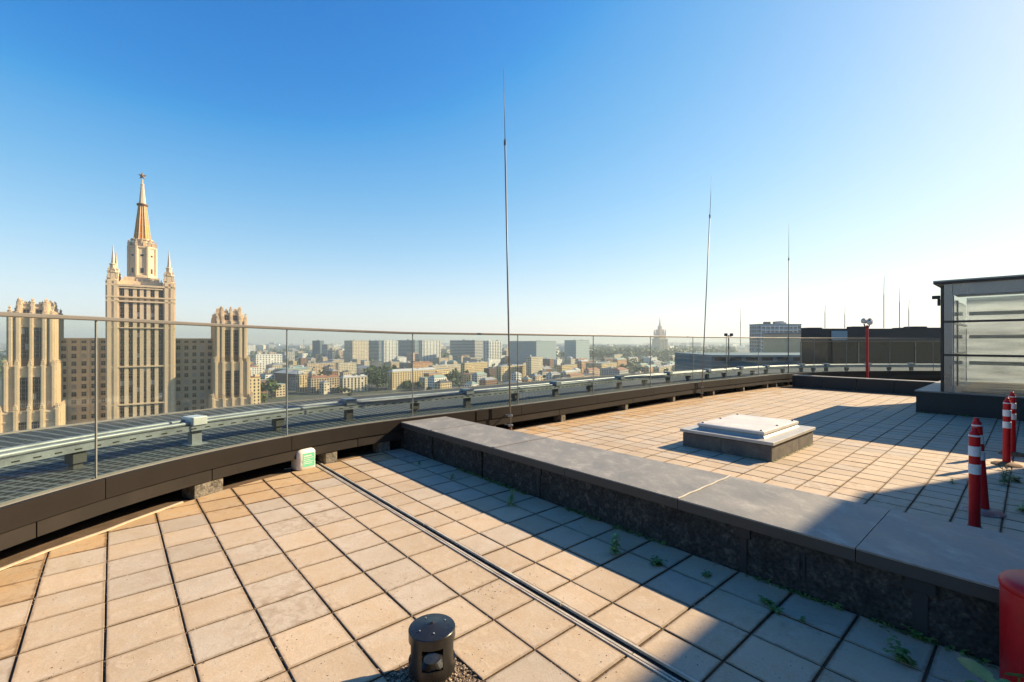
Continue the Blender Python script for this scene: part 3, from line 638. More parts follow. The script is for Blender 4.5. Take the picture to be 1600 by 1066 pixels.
# ------------------------------------------------------------------ glass pavilion on the right
Q0 = Vector((10.93, 12.5, 0)); qt, qn = Q0.dot(DIR), Q0.dot(NRM)
pav = thing('glass_pavilion', 'glazed rooftop pavilion with dark metal frame on a black plinth', 'pavilion')
PL, PD = 6.2, 5.2
mb = MB(); mb.box(wp(qt, qn, -.02), DIR * PL, NRM * PD, (0, 0, .57)); mb.build('plinth', M['dark'], pav)
for a, b in ((-.03, 2.0), (2.0, 4.2), (4.2, PL)):
    mb = MB(); mb.box(wp(qt + a + .003, qn - .03, .553), DIR * (b - a - .006), NRM * (PD + .03), (0, 0, .032)); mb.build('plinth_cap', M['coping'], pav)
gt, gn = qt + .55, qn + .06; GL, GD = PL - .8, PD - .4; Z0, Z1 = .588, 3.12
PZ = [Z0, 1.55, 2.42, Z1]
cols = [0, 2.7, GL]
for i, c in enumerate(cols):
    w = .16 if i == 0 else .1
    mb = MB(); mb.box(wp(gt + c - (0 if i == 0 else w / 2), gn, Z0), DIR * w, NRM * .14, (0, 0, 3.5 - Z0 - .1)); mb.build('corner_post' if i in (0, 2) else 'mullion', M['grey_frame'] if i else M['grey_frame'], pav)
mb = MB(); mb.box(wp(gt - .012, gn + .145, Z0), DIR * .10, NRM * .12, (0, 0, 3.4 - Z0)); mb.build('corner_post', M['dark_frame'], pav)
mb = MB(); mb.box(wp(gt - .07, gn + .02, Z0), DIR * .055, NRM * .16, (0, 0, 3.38 - Z0)); mb.build('edge_trim', M['dark_frame'], pav)
for z in PZ[1:3]:
    mb = MB(); mb.box(wp(gt - .004, gn - .025, z - .028), DIR * (GL + .02), NRM * .05, (0, 0, .056)); mb.build('transom', M['dark_frame'], pav)
mb = MB(); mb.box(wp(gt + .165, gn + .02, Z1 + .003), DIR * (GL - .2), NRM * .12, (0, 0, .29)); mb.build('head_beam', M['grey_frame'], pav)
mb = MB(); mb.box(wp(gt + .165, gn - .004, Z1 - .02), DIR * (GL - .2), NRM * .024, (0, 0, .02)); mb.build('head_trim', M['steel'], pav)
mb = MB(); mb.box(wp(gt + .165, gn, Z0), DIR * .03, NRM * .03, (0, 0, Z1 - Z0 - .022)); mb.build('post_trim', M['steel'], pav)
for i in range(3):
    for a, b in ((.20, 2.645), (2.755, GL - .06)):
        mb = MB(); mb.box(wp(gt + a, gn + .035, PZ[i] + .03), DIR * (b - a), NRM * .012, (0, 0, PZ[i + 1] - PZ[i] - .06)); mb.build('glass_pane', M['pav_glass'], pav)
for i in range(3):      # left side panes
    for a, b in ((.27, 2.4), (2.46, GD - .1)):
        mb = MB(); mb.box(wp(gt + .03, gn + a, PZ[i] + .03), DIR * .012, NRM * (b - a), (0, 0, PZ[i + 1] - PZ[i] - .06)); mb.build('side_pane', M['pav_glass'], pav)
mb = MB()
for z in PZ[1:3]: mb.box(wp(gt + .0, gn + .27, z - .028), DIR * .06, NRM * (GD - .3), (0, 0, .056))
mb.box(wp(gt, gn + 2.405, Z0), DIR * .06, NRM * .05, (0, 0, Z1 - Z0)); mb.build('side_frame', M['dark_frame'], pav)
mb = MB(); mb.box(wp(gt + .05, gn + GD, Z0), DIR * (GL - .1), NRM * .12, (0, 0, 2.75)); mb.build('rear_wall', M['pale_int'], pav)
mb = MB(); mb.box(wp(gt + GL + .06, gn + .05, Z0), DIR * .12, NRM * GD, (0, 0, 2.75)); mb.build('end_wall', M['pale_int'], pav)
mb = MB(); mb.box(wp(gt + .3, gn + .3, Z0), DIR * (GL - .4), NRM * (GD - .4), (0, 0, .02)); mb.build('inner_floor', M['warm_int'], pav)
for z in (1.15, 2.0, 2.75):
    mb = MB(); mb.box(wp(gt + .12, gn + GD - .18, z), DIR * (GL - .2), NRM * .1, (0, 0, .12)); mb.build('streak_rail', M['steel_lt'], pav)  # pale bars added to imitate reflection streaks in the panes
mb = MB(); mb.box(wp(gt - .2, gn - .12, 3.415), DIR * (GL + .6), NRM * (GD + .6), (0, 0, .05)); r = mb.build('roof', M['dark_frame'], pav)
mb = MB(); mb.box(wp(gt - .2, gn - .125, 3.466), DIR * (GL + .6), NRM * (GD + .6), (0, 0, .035)); mb.build('roof_edge', M['grey_frame'], r)
mb = MB(); mb.cbox(wp(gt - .16, gn + .05, 3.03), .16, .1, .09, ex=DIR, ey=NRM); mb.cbox(wp(gt - .11, gn + .09, 2.85), .06, .05, .18, ex=DIR, ey=NRM); mb.build('bracket_head', M['dark'], pav, bevel=.01)  # small camera head on a bracket at the roof corner

# block that stands to the right, outside the picture, and shades the near right corner
sh = Vector((math.sin(rad(SUN_AZ)), math.cos(rad(SUN_AZ)), 0)); reach = 8.0 / math.tan(rad(SUN_EL))
st = thing('stair_block', 'tall dark clad stair block standing right of the glass pavilion', 'building')
k_t, k_n = -1.43 + reach * sh.dot(DIR), 7.2 + reach * sh.dot(NRM)
mb = MB(); mb.box(wp(k_t, k_n - 22, -.02), DIR * 7, NRM * 22, (0, 0, 8.02)); mb.build('wall', M['dark'], st)
mb = MB(); mb.box(wp(k_t - .05, k_n - 22.05, 8.003), DIR * 7.1, NRM * 22.1, (0, 0, .05)); mb.build('roof', M['grey_frame'], st)
for i in range(9):
    mb = MB(); mb.box(wp(k_t - .02, k_n - 2.2 - i * 2.3, 1.0), DIR * .018, NRM * 1.4, (0, 0, 5.5)); mb.build('louvre_panel', M['grey_frame'], st)

# ------------------------------------------------------------------ roof hatch
H0 = gp(1206, 722); ht, hn = H0.dot(DIR), H0.dot(NRM); HW, HD = 1.50, 1.98
hat = thing('roof_hatch', 'white topped smoke hatch on a dark felt kerb in the upper terrace', 'hatch', tuple(H0))
def hp(a, b, z): return DIR * (-a) + NRM * b + UP * z          # a: along the front to the left, b: to the back
for a0, a1 in ((0, .80), (.81, HW)):
    mb = MB(); mb.box(hp(a0, 0, -.01), DIR * -(a1 - a0), NRM * .06, (0, 0, .255)); mb.build('kerb_panel', M['hatch_kerb'], hat)
for b0, b1 in ((.062, 1.22), (1.23, HD)):
    mb = MB(); mb.box(hp(0, b0, -.01), DIR * -.06, NRM * (b1 - b0), (0, 0, .255)); mb.build('kerb_panel', M['hatch_kerb'], hat)
mb = MB(); mb.box(hp(HW - .06, .062, -.01), DIR * -.06, NRM * (HD - .06), (0, 0, .255)); mb.box(hp(.062, HD - .06, -.01), DIR * -(HW - .125), NRM * .06, (0, 0, .255)); mb.build('kerb_rear', M['hatch_kerb'], hat)
fl = MB(); fl.box(hp(-.035, -.04, .262), DIR * -(HW + .075), NRM * (HD + .08), (0, 0, .05)); fl.build('flange', M['hatch_al'], hat, bevel=.006)
# stepped frame under the lid
def frustum(mb, i0, z0, i1, z1):
    P = [hp(i0, i0, z0), hp(HW - i0, i0, z0), hp(HW - i0, HD - i0, z0), hp(i0, HD - i0, z0)]; R = [hp(i1, i1, z1), hp(HW - i1, i1, z1), hp(HW - i1, HD - i1, z1), hp(i1, HD - i1, z1)]
    for k in range(4): mb.quad(P[k], P[(k + 1) % 4], R[(k + 1) % 4], R[k])
    mb.quad(*R); mb.quad(*P[::-1])
mb = MB(); frustum(mb, .17, .3125, .205, .36); frustum(mb, .195, .3605, .195, .375); mb.build('lid_frame', M['hatch_al'], hat)
mb = MB(); frustum(mb, .18, .3755, .18, .415); frustum(mb, .183, .4155, .21, .425); lid = mb.build('lid', M['hatch_lid'], hat)
for a, b in ((.25, .25), (.25, .95), (.25, 1.7), (1.25, .25), (1.25, .95), (1.25, 1.7)):
    mb = MB(); mb.lathe(hp(a, b, .4255), [(.022, 0), (.022, .008), (.012, .016)], 10); mb.build('screw_cap', M['black_plastic'], lid)

# ------------------------------------------------------------------ lightning rods
def rod(base, top, joint, label, foot=True, r=.0175):
    t = thing('lightning_rod', label, 'lightning rod', tuple(base), 'tall lightning rods along the balustrade')
    b, e = Vector((0, 0, 0)), Vector(top) - Vector(base); j = b.lerp(e, joint)
    mb = MB(); mb.tube([b, j], r, 8); mb.build('lower_mast', M['rod'], t, smooth=True)
    mb = MB(); mb.tube([j - (e - b).normalized() * .05, e], r * .55, 6, r1=r * .3); mb.build('upper_rod', M['rod'], t, smooth=True)
    mb = MB(); mb.lathe(j, [(r * 1.5, -.07), (r * 1.5, .02), (r * .8, .06)], 8); mb.build('coupling', M['rod_dk'], t)
    if foot: mb = MB(); mb.lathe(b, [(.06, 0), (.06, .012), (.03, .02), (.03, .12)], 12); mb.build('foot', M['rust_base'], t)
    for z in (.16, .36):
        mb = MB(); q = b.lerp(e, z / e.length); mb.cbox(q - UP * .02, .10, .07, .04); mb.box(q + Vector((-.012, 0, -.012)), (.024, 0, 0), cnorm(s_at(px(base))) * .2, (0, 0, .024)); mb.build('clamp', M['steel'], t, bevel=.005)
    return t
s1 = s_at(790); b1 = cpt(s1, -.16); rod(b1, (787 - 800) * b1.y / F * Vector((1, 0, 0)) + Vector((0, b1.y, EYE + (HZ - 108) * b1.y / F)), .80, 'tallest lightning rod clamped to the balustrade beside the dividing wall')
b2 = gp(1096, 622); rod(b2, Vector(((1112 - 800) * b2.y / F, b2.y, EYE + (HZ - 275) * b2.y / F)), .82, 'leaning lightning rod behind the roof hatch')
b3 = gp(1232, 602.5); rod(b3, Vector(((1232.5 - 800) * b3.y / F, b3.y, EYE + (HZ - 349) * b3.y / F)), .78, 'upright lightning rod at the far corner of the upper terrace')

# ------------------------------------------------------------------ bollards
def bollard(base, lean, label, base_mat, hgt=1.0, br=.17):
    t = thing('bollard', label, 'bollard', tuple(base), 'red and white flexible bollards')
    mb = MB(); mb.lathe((0, 0, 0), [(br, 0), (br, .012), (br * .85, .03), (.05, .05)], 24); mb.build('base_disc', base_mat, t, auto=.6)
    r = .045; e = Vector((lean[0], lean[1], 1)).normalized(); ex = Vector((1, 0, 0)); ex = (ex - e * ex.dot(e)).normalized(); ey = e.cross(ex)
    mb = MB(); mb.lathe((0, 0, .05), [(r * 1.04, 0), (r, .05), (r * .97, hgt - .16), (r * .97, hgt - .10), (r * .86, hgt - .065), (r * .55, hgt - .05), (r * .5, hgt - .045), (r * .5, hgt - .02), (r * .3, hgt - .012)], 20, ex=ex, ey=ey, ez=e); p = mb.build('post', M['red'], t, smooth=True, auto=.7)
    for z in (hgt - .30, hgt - .48):
        mb = MB(); mb.lathe(Vector((0, 0, .05)) + e * z, [(r * .99 + .0005, 0), (r * 1.0 + .003, .002), (r * 1.0 + .003, .098), (r * .99, .1)], 20, ex=ex, ey=ey, ez=e); mb.build('reflective_band', M['reflect'], t, smooth=True, auto=.7)
    mb = MB(); mb.lathe(Vector((0, 0, .05)) + e * (hgt - .105), [(r * .975, 0), (r * 1.03, .004), (r * 1.03, .012), (r * .975, .016)], 20, ex=ex, ey=ey, ez=e); mb.build('cap_ring', M['reflect'], p)
bollard((4.66, 4.655, 0), (0, 0), 'front red bollard standing closest behind the dividing wall coping', M['red_dirty'], br=.07)
bollard((5.25, 5.14, 0), (-.075, .01), 'red bollard leaning on a pale disc, half hidden behind the front one', M['red_dirty'], 1.02)
bollard((7.62, 7.12, 0), (.01, .0), 'red bollard on a rusty disc nearer the glass pavilion', M['rust_base'])
bollard((8.42, 7.78, 0), (.0, .0), 'red bollard mostly hidden behind the rusty disc one beside the pavilion', M['rust_base'], 1.02)

# red drum at the lower right corner
dr = thing('red_drum', 'glossy red metal drum with rounded lid at the lower right', 'drum', (2.765, 2.36, -.07))
mb = MB(); mb.lathe((0, 0, .07), [(.185, 0), (.19, .01), (.19, .59), (.186, .602)], 40); mb.build('body', M['red'], dr, smooth=True, auto=.6)
mb = MB(); mb.lathe((0, 0, .673), [(.193, 0), (.196, .01), (.194, .026), (.183, .044), (.16, .056), (.08, .066), (.01, .068)], 40); mb.build('lid', M['red'], dr, smooth=True, auto=.9)

# ------------------------------------------------------------------ roof vent in its pebble patch
VP = L0 + EU * (5.45 * TS) + EV * (5.42 * TR)
vent_y = gp(675, 982, 0)
def uvw(a, b): return L0 + EU * (a * TS) + EV * (b * TR)
patch_c = uvw(4.5, 4.45)
V0 = Vector(((675 - 800) * patch_c.y / F, patch_c.y, 0))
zc = EYE - (980 - HZ) * V0.y / F; rc = 36.0 * V0.y / F
ven = thing('roof_vent', 'black plastic roof vent pipe with slotted cap in the near paving', 'vent', tuple(V0))
rp = rc * .66
mb = MB(); mb.lathe((0, 0, -.02), [(rp, 0), (rp, zc - .30), (rp * 1.04, zc - .29), (rp * 1.04, zc - .20)], 32); mb.build('pipe', M['black_plastic'], ven, smooth=True, auto=.6)
ch = rc * 1.85
# cap shell with four square openings
mb = MB(); seg = 48; zr = [zc - ch, zc - ch + .012, zc - ch * .70, zc - ch * .22, zc - .006]; ri = rc - .006
open_ = lambda i: any(0 <= ((i - k) % seg) < 7 for k in (36, 0, 12, 24)) 
def ring(r, z): return [(r * math.cos(2 * math.pi * i / seg), r * math.sin(2 * math.pi * i / seg), z) for i in range(seg)]
n0 = 0; R = [ring(rc * (.93 if k == 0 else 1), z) for k, z in enumerate(zr)] ; I = [ring(ri * (.93 if k == 0 else 1), z) for k, z in enumerate(zr)]
for k in range(4):
    for i in range(seg):
        j = (i + 1) % seg
        if k == 2 and open_(i + 2):
            if not open_(i + 1): mb.quad(R[k][i], I[k][i], I[k + 1][i], R[k + 1][i])
            if not open_(i + 3): mb.quad(R[k][j], R[k + 1][j], I[k + 1][j], I[k][j])
            mb.quad(R[k][i], R[k][j], I[k][j], I[k][i]); mb.quad(R[k + 1][i], I[k + 1][i], I[k + 1][j], R[k + 1][j]); continue
        mb.quad(R[k][i], R[k][j], R[k + 1][j], R[k + 1][i]); mb.quad(I[k][j], I[k][i], I[k + 1][i], I[k + 1][j])
for i in range(seg): j = (i + 1) % seg; mb.quad(R[0][j], R[0][i], I[0][i], I[0][j])
me = mb.mesh('cap', M['black_plastic'], True); bm = bmesh.new(); bm.from_mesh(me); bmesh.ops.remove_doubles(bm, verts=bm.verts, dist=1e-5); bm.to_mesh(me); bm.free(); me.set_sharp_from_angle(angle=.5)
cap = link('cap', me, ven)
mb = MB(); mb.lathe((0, 0, zc - .006), [(rc * 1.005, 0), (rc * 1.005, .005), (rc * .98, .009), (rc * .3, .024), (rc * .09, .029), (rc * .07, .037), (rc * .02, .039)], 48); mb.build('lid', M['black_plastic'], ven, smooth=True, auto=.6)
for a in (.6, 2.2, 3.9, 5.0):
    mb = MB(); mb.lathe((rc * .62 * math.cos(a), rc * .62 * math.sin(a), zc + .012), [(.0055, 0), (.005, .004), (.001, .005)], 8); mb.build('rivet', M['steel'], ven)
mb = MB(); mb.lathe((0, 0, zc - ch + .013), [(rp * .9, 0), (rp * .9, .03), (rp * .55, .05)], 24); mb.build('inner_ring', M['black_plastic'], ven)
pb = MB(); rng = random.Random(5)
bm = bmesh.new(); bmesh.ops.create_icosphere(bm, subdivisions=1, radius=1.0); IV = [v.co.copy() for v in bm.verts]; IF = [tuple(v.index for v in f.verts) for f in bm.faces]; bm.free()
def pebble(mb, c, r, rng):
    n = len(mb.v); a = rng.uniform(0, 6.3); sx, sy, sz = r * rng.uniform(.7, 1.3), r * rng.uniform(.7, 1.2), r * rng.uniform(.5, .8)
    ca, sa = math.cos(a), math.sin(a)
    for v in IV: x, y, z = v.x * sx, v.y * sy, v.z * sz; mb.v.append((c[0] + x * ca - y * sa, c[1] + x * sa + y * ca, c[2] + z))
    for f in IF: mb.f.append(tuple(n + k for k in f)); mb.m.append(0)
for i in range(1500):
    p = uvw(4 + rng.uniform(.01, .99), 4 + rng.uniform(.01, .99))
    if (p - V0).length < rp: continue
    pebble(pb, (p.x, p.y, -.010 + rng.uniform(-.006, .006)), rng.uniform(.004, .0085), rng)
o = pb.build('pebble_patch', M['pebble']); tag(o, 'brown pebbles filling the square round the roof vent', 'pebbles', kind='stuff')
# scattered grit on the paving
pb = MB()
for i in range(420):
    x = rng.uniform(30, 1300); y = 850 + 230 * rng.random() ** 1.0; p = gp(x, y)
    if p.dot(NRM) > WALL_N0 - .05 or sdist(p)[0] > -.05: continue
    pebble(pb, (p.x, p.y, .002), rng.uniform(.0015, .0042), rng)
for (x, y, k, sp_) in ((770, 925, 60, .10), (740, 1030, 30, .12), (500, 1020, 14, .2), (830, 905, 25, .1), (1160, 900, 20, .1)):
    c = gp(x, y)
    for i in range(k): pebble(pb, (c.x + rng.gauss(0, sp_), c.y + rng.gauss(0, sp_), .002), rng.uniform(.0015, .004), rng)
for i in range(1500):      # crumbs of dirt lying in the joints
    u = rng.choice((-4, -3, -2, -1, 0, 1, 2, 3, 4, 5, 6, 7.95, 8.92, 9.89)); v = rng.uniform(-6, 6)
    if rng.random() < .4: u, v = rng.uniform(-4, 10), rng.randint(-6, 6)
    p = uvw(u + rng.gauss(0, .012), v + rng.gauss(0, .012))
    if p.y < .5 or py(p) > 1100 or sdist(p)[0] > -.05 or p.dot(NRM) > WALL_N0 - .02: continue
    pebble(pb, (p.x, p.y, -.012 + rng.uniform(0, .010)), rng.uniform(.0025, .006), rng)
o = pb.build('grit', M['pebble']); tag(o, 'loose brown grit scattered over the near paving', 'grit', kind='stuff')

# ------------------------------------------------------------------ drain channel across the near terrace
dc = thing('drain_channel', 'long narrow metal drain channel running across the near paving', 'drain')
ra, rb = -9.9, 14.0
def strip(u0, u1, z0, z1, nm, m, parts=1):
    for k in range(parts):
        a, b = ra + (rb - ra) * k / parts + .01, ra + (rb - ra) * (k + 1) / parts - .01
        A = L0 + EU * (u0 * TS) + EV * (a * TR); mb = MB(); mb.box(A + UP * z0, EU * ((u1 - u0) * TS), EV * ((b - a) * TR), (0, 0, z1 - z0)); mb.build(nm, m, dc)
strip(6.985, 7.015, -.02, .003, 'edge_strip', M['drain_lt'], 4)
strip(7.016, 7.194, -.018, -.008, 'channel_bed', M['recess_shade'])  # shallow bed, its black standing in for the shade of a deep slot
strip(7.045, 7.085, -.0075, .001, 'inner_strip', M['drain_lt'], 3)
strip(7.195, 7.24, -.02, .010, 'raised_edge', M['drain_lt'], 5)

# ------------------------------------------------------------------ lath along the edge of the paving
la = [gp(-60, 917), gp(0, 892), gp(75, 862), gp(165, 831), gp(200, 817), gp(255, 797), gp(285, 786)]
mb = MB()
for a, b in zip(la[:-1], la[1:]):
    d = (b - a).normalized(); w = Vector((-d.y, d.x, 0)) * .028
    n = len(mb.v)
mb = MB(); n = 0
for k, p in enumerate(la):
    d = (la[min(k + 1, len(la) - 1)] - la[max(k - 1, 0)]).normalized(); w = Vector((-d.y, d.x, 0)) * .014
    mb.v += [tuple(p - w + UP * .004), tuple(p + w + UP * .004), tuple(p + w + UP * .018), tuple(p - w + UP * .018)]
for k in range(len(la) - 1):
    for j in range(4): a, b = k * 4 + j, k * 4 + (j + 1) % 4; mb.f.append((a, b, b + 4, a + 4)); mb.m.append(0)
mb.f += [(0, 1, 2, 3), tuple(4 * (len(la) - 1) + j for j in (3, 2, 1, 0))]; mb.m += [0, 0]
o = mb.build('timber_lath', M['lath']); tag(o, 'thin pale timber lath lying along the left edge of the paving', 'lath')

# ------------------------------------------------------------------ canister
cn = gp(474, 731.5)
can = thing('canister', 'white plastic canister with green label standing against the brown fascia', 'canister', tuple(cn), rz=rad(52))
mb = MB(); A, B, Hh = .145, .125, .33
def rr(a, b, z, c=.065, k=5):
    out = []
    for sx, sy, a0 in ((1, 1, 0), (-1, 1, 90), (-1, -1, 180), (1, -1, 270)):
        for i in range(k + 1):
            t = rad(a0 + 90 * i / k); out.append((sx * (a - c) + c * math.cos(t), sy * (b - c) + c * math.sin(t), z))
    return out
rings = [rr(A - .01, B - .01, 0), rr(A, B, .012), rr(A, B, .10), rr(A - .003, B - .003, .12), rr(A, B, .14), rr(A, B, .255), rr(A - .012, B - .012, .278), rr(A - .04, B - .035, .298), rr(A - .055, B - .05, .302)]
K = len(rings[0])
for r in rings: mb.v += r
for k in range(len(rings) - 1):
    for i in range(K): a, b = k * K + i, k * K + (i + 1) % K; mb.f.append((a, b, b + K, a + K)); mb.m.append(0)
mb.f += [tuple(range(K))[::-1], tuple((len(rings) - 1) * K + i for i in range(K))]; mb.m += [0, 0]
mb.build('body', M['can'], can, smooth=True, auto=.8)
mb = MB(); mb.tube([(.11, 0, .282), (.10, 0, .318), (.06, 0, .338), (-.02, 0, .336), (-.05, 0, .30)], .017, 8); mb.build('handle', M['can'], can, smooth=True)
mb = MB(); mb.lathe((-.10, 0, .285), [(.03, 0), (.03, .03), (.026, .036)], 16); mb.build('cap', M['can'], can, smooth=True, auto=.6)
mb = MB(); mb.box((-.075, -B - .0015, .045), (.185, 0, 0), (0, .001, 0), (0, 0, .20)); lb = mb.build('label', M['can_label'], can)
mb = MB()
for i, w in enumerate((.12, .15, .10, .14, .13)): mb.box((-.06, -B - .0022, .195 - i * .027), (w, 0, 0), (0, .0006, 0), (0, 0, .009 if i else .018))
mb.build('print_lines', M['can'], lb)
mb = MB(); p = gp(455, 734); mb.box(Vector((p.x - .1, p.y - .01, .004)), (.17, .06, .01), (-.02, .05, 0), (0, 0, .004)); o = mb.build('paper_scrap', M['reflect']); tag(o, 'crumpled white scrap lying left of the canister', 'scrap')

# ------------------------------------------------------------------ weeds
def leaf(mb, base, d, ln, wd, droop=.3, mi=0):
    d = Vector(d).normalized(); side = d.cross(UP); side = side.normalized() if side.length > .01 else Vector((1, 0, 0)); up = side.cross(d)
    b = Vector(base); P = []
    for t, w in ((0, .08), (.25, .8), (.55, 1), (.85, .55), (1, .04)):
        c = b + d * (ln * t) - UP * (droop * ln * t * t); P.append((c - side * wd * w / 2 + up * .15 * wd * w, c, c + side * wd * w / 2 + up * .15 * wd * w))
    n = len(mb.v)
    for tri in P: mb.v += [tuple(q) for q in tri]
    for k in range(len(P) - 1):
        for j in range(2): a = n + k * 3 + j; mb.f.append((a, a + 1, a + 4, a + 3)); mb.m.append(mi)
def weed(xy, hgt, nleaf, label, lf=.05, tall=True, mt='leaf', spread=1.0, seed=0):
    lf *= 1.12; nleaf = int(nleaf * 1.25); rg = random.Random(seed); p = gp(*xy); t = thing('weed', label, 'weed', (p.x, p.y, -.005), 'weeds growing in the tile joints')
    ms, ml = MB(), MB()
    stems = 1 if tall else 5
    for q in range(stems if not tall else 2):
        a = rg.uniform(0, 6.3); h = hgt * rg.uniform(.7, 1) if q else hgt; lean = rg.uniform(.05, .2) if tall else rg.uniform(.6, 1.4) * spread
        dx, dy = math.cos(a) * lean, math.sin(a) * lean
        pts = [Vector((dx * h * u * u, dy * h * u * u, h * (u - (.25 * u * u if not tall else 0)))) for u in (0, .3, .6, 1)]
        ms.tube(pts, .0035, 5, r1=.0012)
        for i in range(nleaf):
            u = .12 + .88 * i / nleaf; k = min(2, int(u * 3)); c = pts[k].lerp(pts[k + 1], min(1, max(0, u * 3 - k)))
            an = i * 2.4 + rg.uniform(-.4, .4); el = rg.uniform(.1, .6)
            leaf(ml, c, (math.cos(an), math.sin(an), el), lf * rg.uniform(.7, 1.2) * (1.15 - .5 * u), lf * .42 * rg.uniform(.8, 1.2), rg.uniform(.2, .6))
    ms.build('stem', M['leaf'], t); ml.build('foliage', M[mt], t, smooth=True)
weed((960, 866), .20, 18, 'tall leafy weed in the shaded near paving, left of the low one', .06, True, 'leaf_lt', seed=1)
weed((798, 790), .20, 16, 'tall weed in the joint near the middle of the dividing wall', .055, True, 'leaf_lt', seed=2)
weed((1026, 882), .07, 9, 'low round clump of weed right of the tall leafy weed', .05, False, seed=3)
weed((1104, 900), .05, 6, 'tiny dark weed in the joint close under the dividing wall', .035, False, seed=4)
weed((1199, 943), .06, 7, 'sprawling weed at a tile corner in the shaded paving', .04, False, seed=5)
weed((1212, 957), .06, 6, 'small weed just right of the sprawling one at the tile corner', .035, False, seed=6)
weed((1254, 972), .05, 5, 'pointed seedling in the joint under the dark wall', .03, True, seed=7)
weed((1416, 1036), .13, 10, 'weed with bent stems in the joint left of the red drum', .05, False, seed=8)
weed((1310, 952), .05, 6, 'pale small weed against the foot of the dividing wall', .035, False, 'leaf_lt', seed=9)
weed((655, 726), .07, 6, 'dark seedling standing in the shaded far corner of the near terrace', .04, True, seed=10)
weed((707, 748), .08, 6, 'dark seedling in a joint below the wall, nearer than the corner one', .045, True, seed=11)
weed((1570, 757), .27, 20, 'bushy weed in the paving in front of the rusty disc bollard', .075, True, seed=12)
weed((1586, 753), .12, 10, 'spreading weed right of the bushy one by the bollards', .06, False, seed=13)
weed((1597, 800), .14, 9, 'weed at the right edge of the upper terrace', .05, False, 'leaf_lt', seed=14)
weed((1488, 756), .08, 7, 'weed in the joint left of the front red bollards', .04, True, 'leaf_lt', seed=15)
weed((1437, 1000), .09, 8, 'weed at the foot of the wall below the joint cover', .04, False, seed=16)
gc = MB(); rg = random.Random(3)
for (t0, t1, k) in ((-5.75, -4.2, 260), (-3.6, -3.1, 70), (-2.9, -2.3, 80), (-1.6, -1.0, 60), (-.75, -.2, 60), (.1, .5, 30)):
    for i in range(k):
        b = wp(rg.uniform(t0, t1), WALL_N0 - rg.uniform(.005, .06), 0); a = rg.uniform(0, 6.3); leaf(gc, b, (math.cos(a), math.sin(a), rg.uniform(.4, 1.2)), rg.uniform(.025, .07), rg.uniform(.012, .028), .3)
o = gc.build('moss_growth', M['leaf'], smooth=True); tag(o, 'low dark green growth along the foot of the dividing wall', 'ground cover', kind='stuff')
gc = MB()
for i in range(260):
    k = rg.random(); b = H0 + (NRM * (k * HD * 1.02) + DIR * rg.uniform(.002, .035) if i % 5 else -DIR * (rg.random() * HW * .3) - NRM * rg.uniform(0, .03)); a = rg.uniform(0, 6.3)
    leaf(gc, b, (math.cos(a), math.sin(a), rg.uniform(.5, 1.5)), rg.uniform(.012, .035), .011, .3)
o = gc.build('hatch_moss', M['leaf_lt'], smooth=True); tag(o, 'yellow green moss along the sunny foot of the roof hatch', 'moss', kind='stuff')
gc = MB()
for i in range(90):
    c = qt + rg.choice((.12, .2, .55, .95, 1.05)) + rg.gauss(0, .05); a = rg.uniform(0, 6.3)
    leaf(gc, wp(c, qn - rg.uniform(.01, .08)), (math.cos(a), math.sin(a), rg.uniform(.5, 1.5)), rg.uniform(.04, .10), .03, .3)
o = gc.build('plinth_weeds', M['leaf'], smooth=True); tag(o, 'dark weeds along the foot of the pavilion plinth', 'weeds', kind='stuff')
# round leaved plant by the drum
def round_leaf(mb, c, r, tilt, az):
    n = len(mb.v); ex = Vector((math.cos(az), math.sin(az), tilt)).normalized(); ey = Vector((-math.sin(az), math.cos(az), 0)); c = Vector(c)
    mb.v.append(tuple(c))
    for i in range(16):
        a = 2 * math.pi * i / 16; k = r * (1 - .35 * math.exp(-((a - math.pi) / .35) ** 2)); mb.v.append(tuple(c + ex * k * math.cos(a) + ey * k * math.sin(a) + UP * (.12 * r + .03 * r * math.sin(3 * a))))
    for i in range(16): mb.f.append((n, n + 1 + i, n + 1 + (i + 1) % 16)); mb.m.append(0)
pl = thing('leafy_plant', 'plant with round green leaves growing at the foot of the red drum', 'plant', (2.36, 2.16, 0))
mb, ms = MB(), MB()
for x, y, z, r, ti, az in ((-.15, .03, .335, .075, .3, 2.6), (-.05, -.03, .30, .05, -.2, 4.0), (-.005, -.015, .345, .05, .8, 4.4), (.01, -.05, .27, .045, .4, 5.2), (-.19, -.02, .27, .06, .2, 1.0), (-.1, .06, .20, .06, .3, 0.5), (-.12, -.06, .12, .06, .2, 3.1)):
    round_leaf(mb, (x, y, z), r, ti, az); ms.tube([(0, 0, 0), (x * .5, y * .5, z * .7), (x, y, z)], .004, 5)
mb.build('foliage', M['leaf_dk'], pl, smooth=True); ms.build('stem', M['leaf'], pl)
cr = thing('creeper', 'dry creeper sprig hanging down the face of the red drum', 'creeper', (2.765, 2.36, -.07))
mb, ms = MB(), MB(); pts = []
for i, (a, z) in enumerate(((-118, .60), (-117, .57), (-115, .545), (-116, .52), (-114, .49), (-113, .46), (-111, .43), (-109, .40))):
    pts.append(Vector((.195 * math.cos(rad(a - 12)), .195 * math.sin(rad(a - 12)), z)))
ms.tube(pts, .0025, 5); ms.build('stem', M['leaf_dry'], cr)
for i, p in enumerate(pts):
    for k in range(2): d = p.copy(); d.z = 0; d.normalize(); leaf(mb, p + d * .004, (d.y * (1 if k else -1) + d.x * .5, -d.x * (1 if k else -1) + d.y * .5, -.3), .028, .02, .3)
mb.build('foliage', M['leaf_dry'], cr, smooth=True)
sp2 = thing('seedling', 'green sprout standing up from the lid of the red drum', 'sprout', (2.66, 2.36, .668))
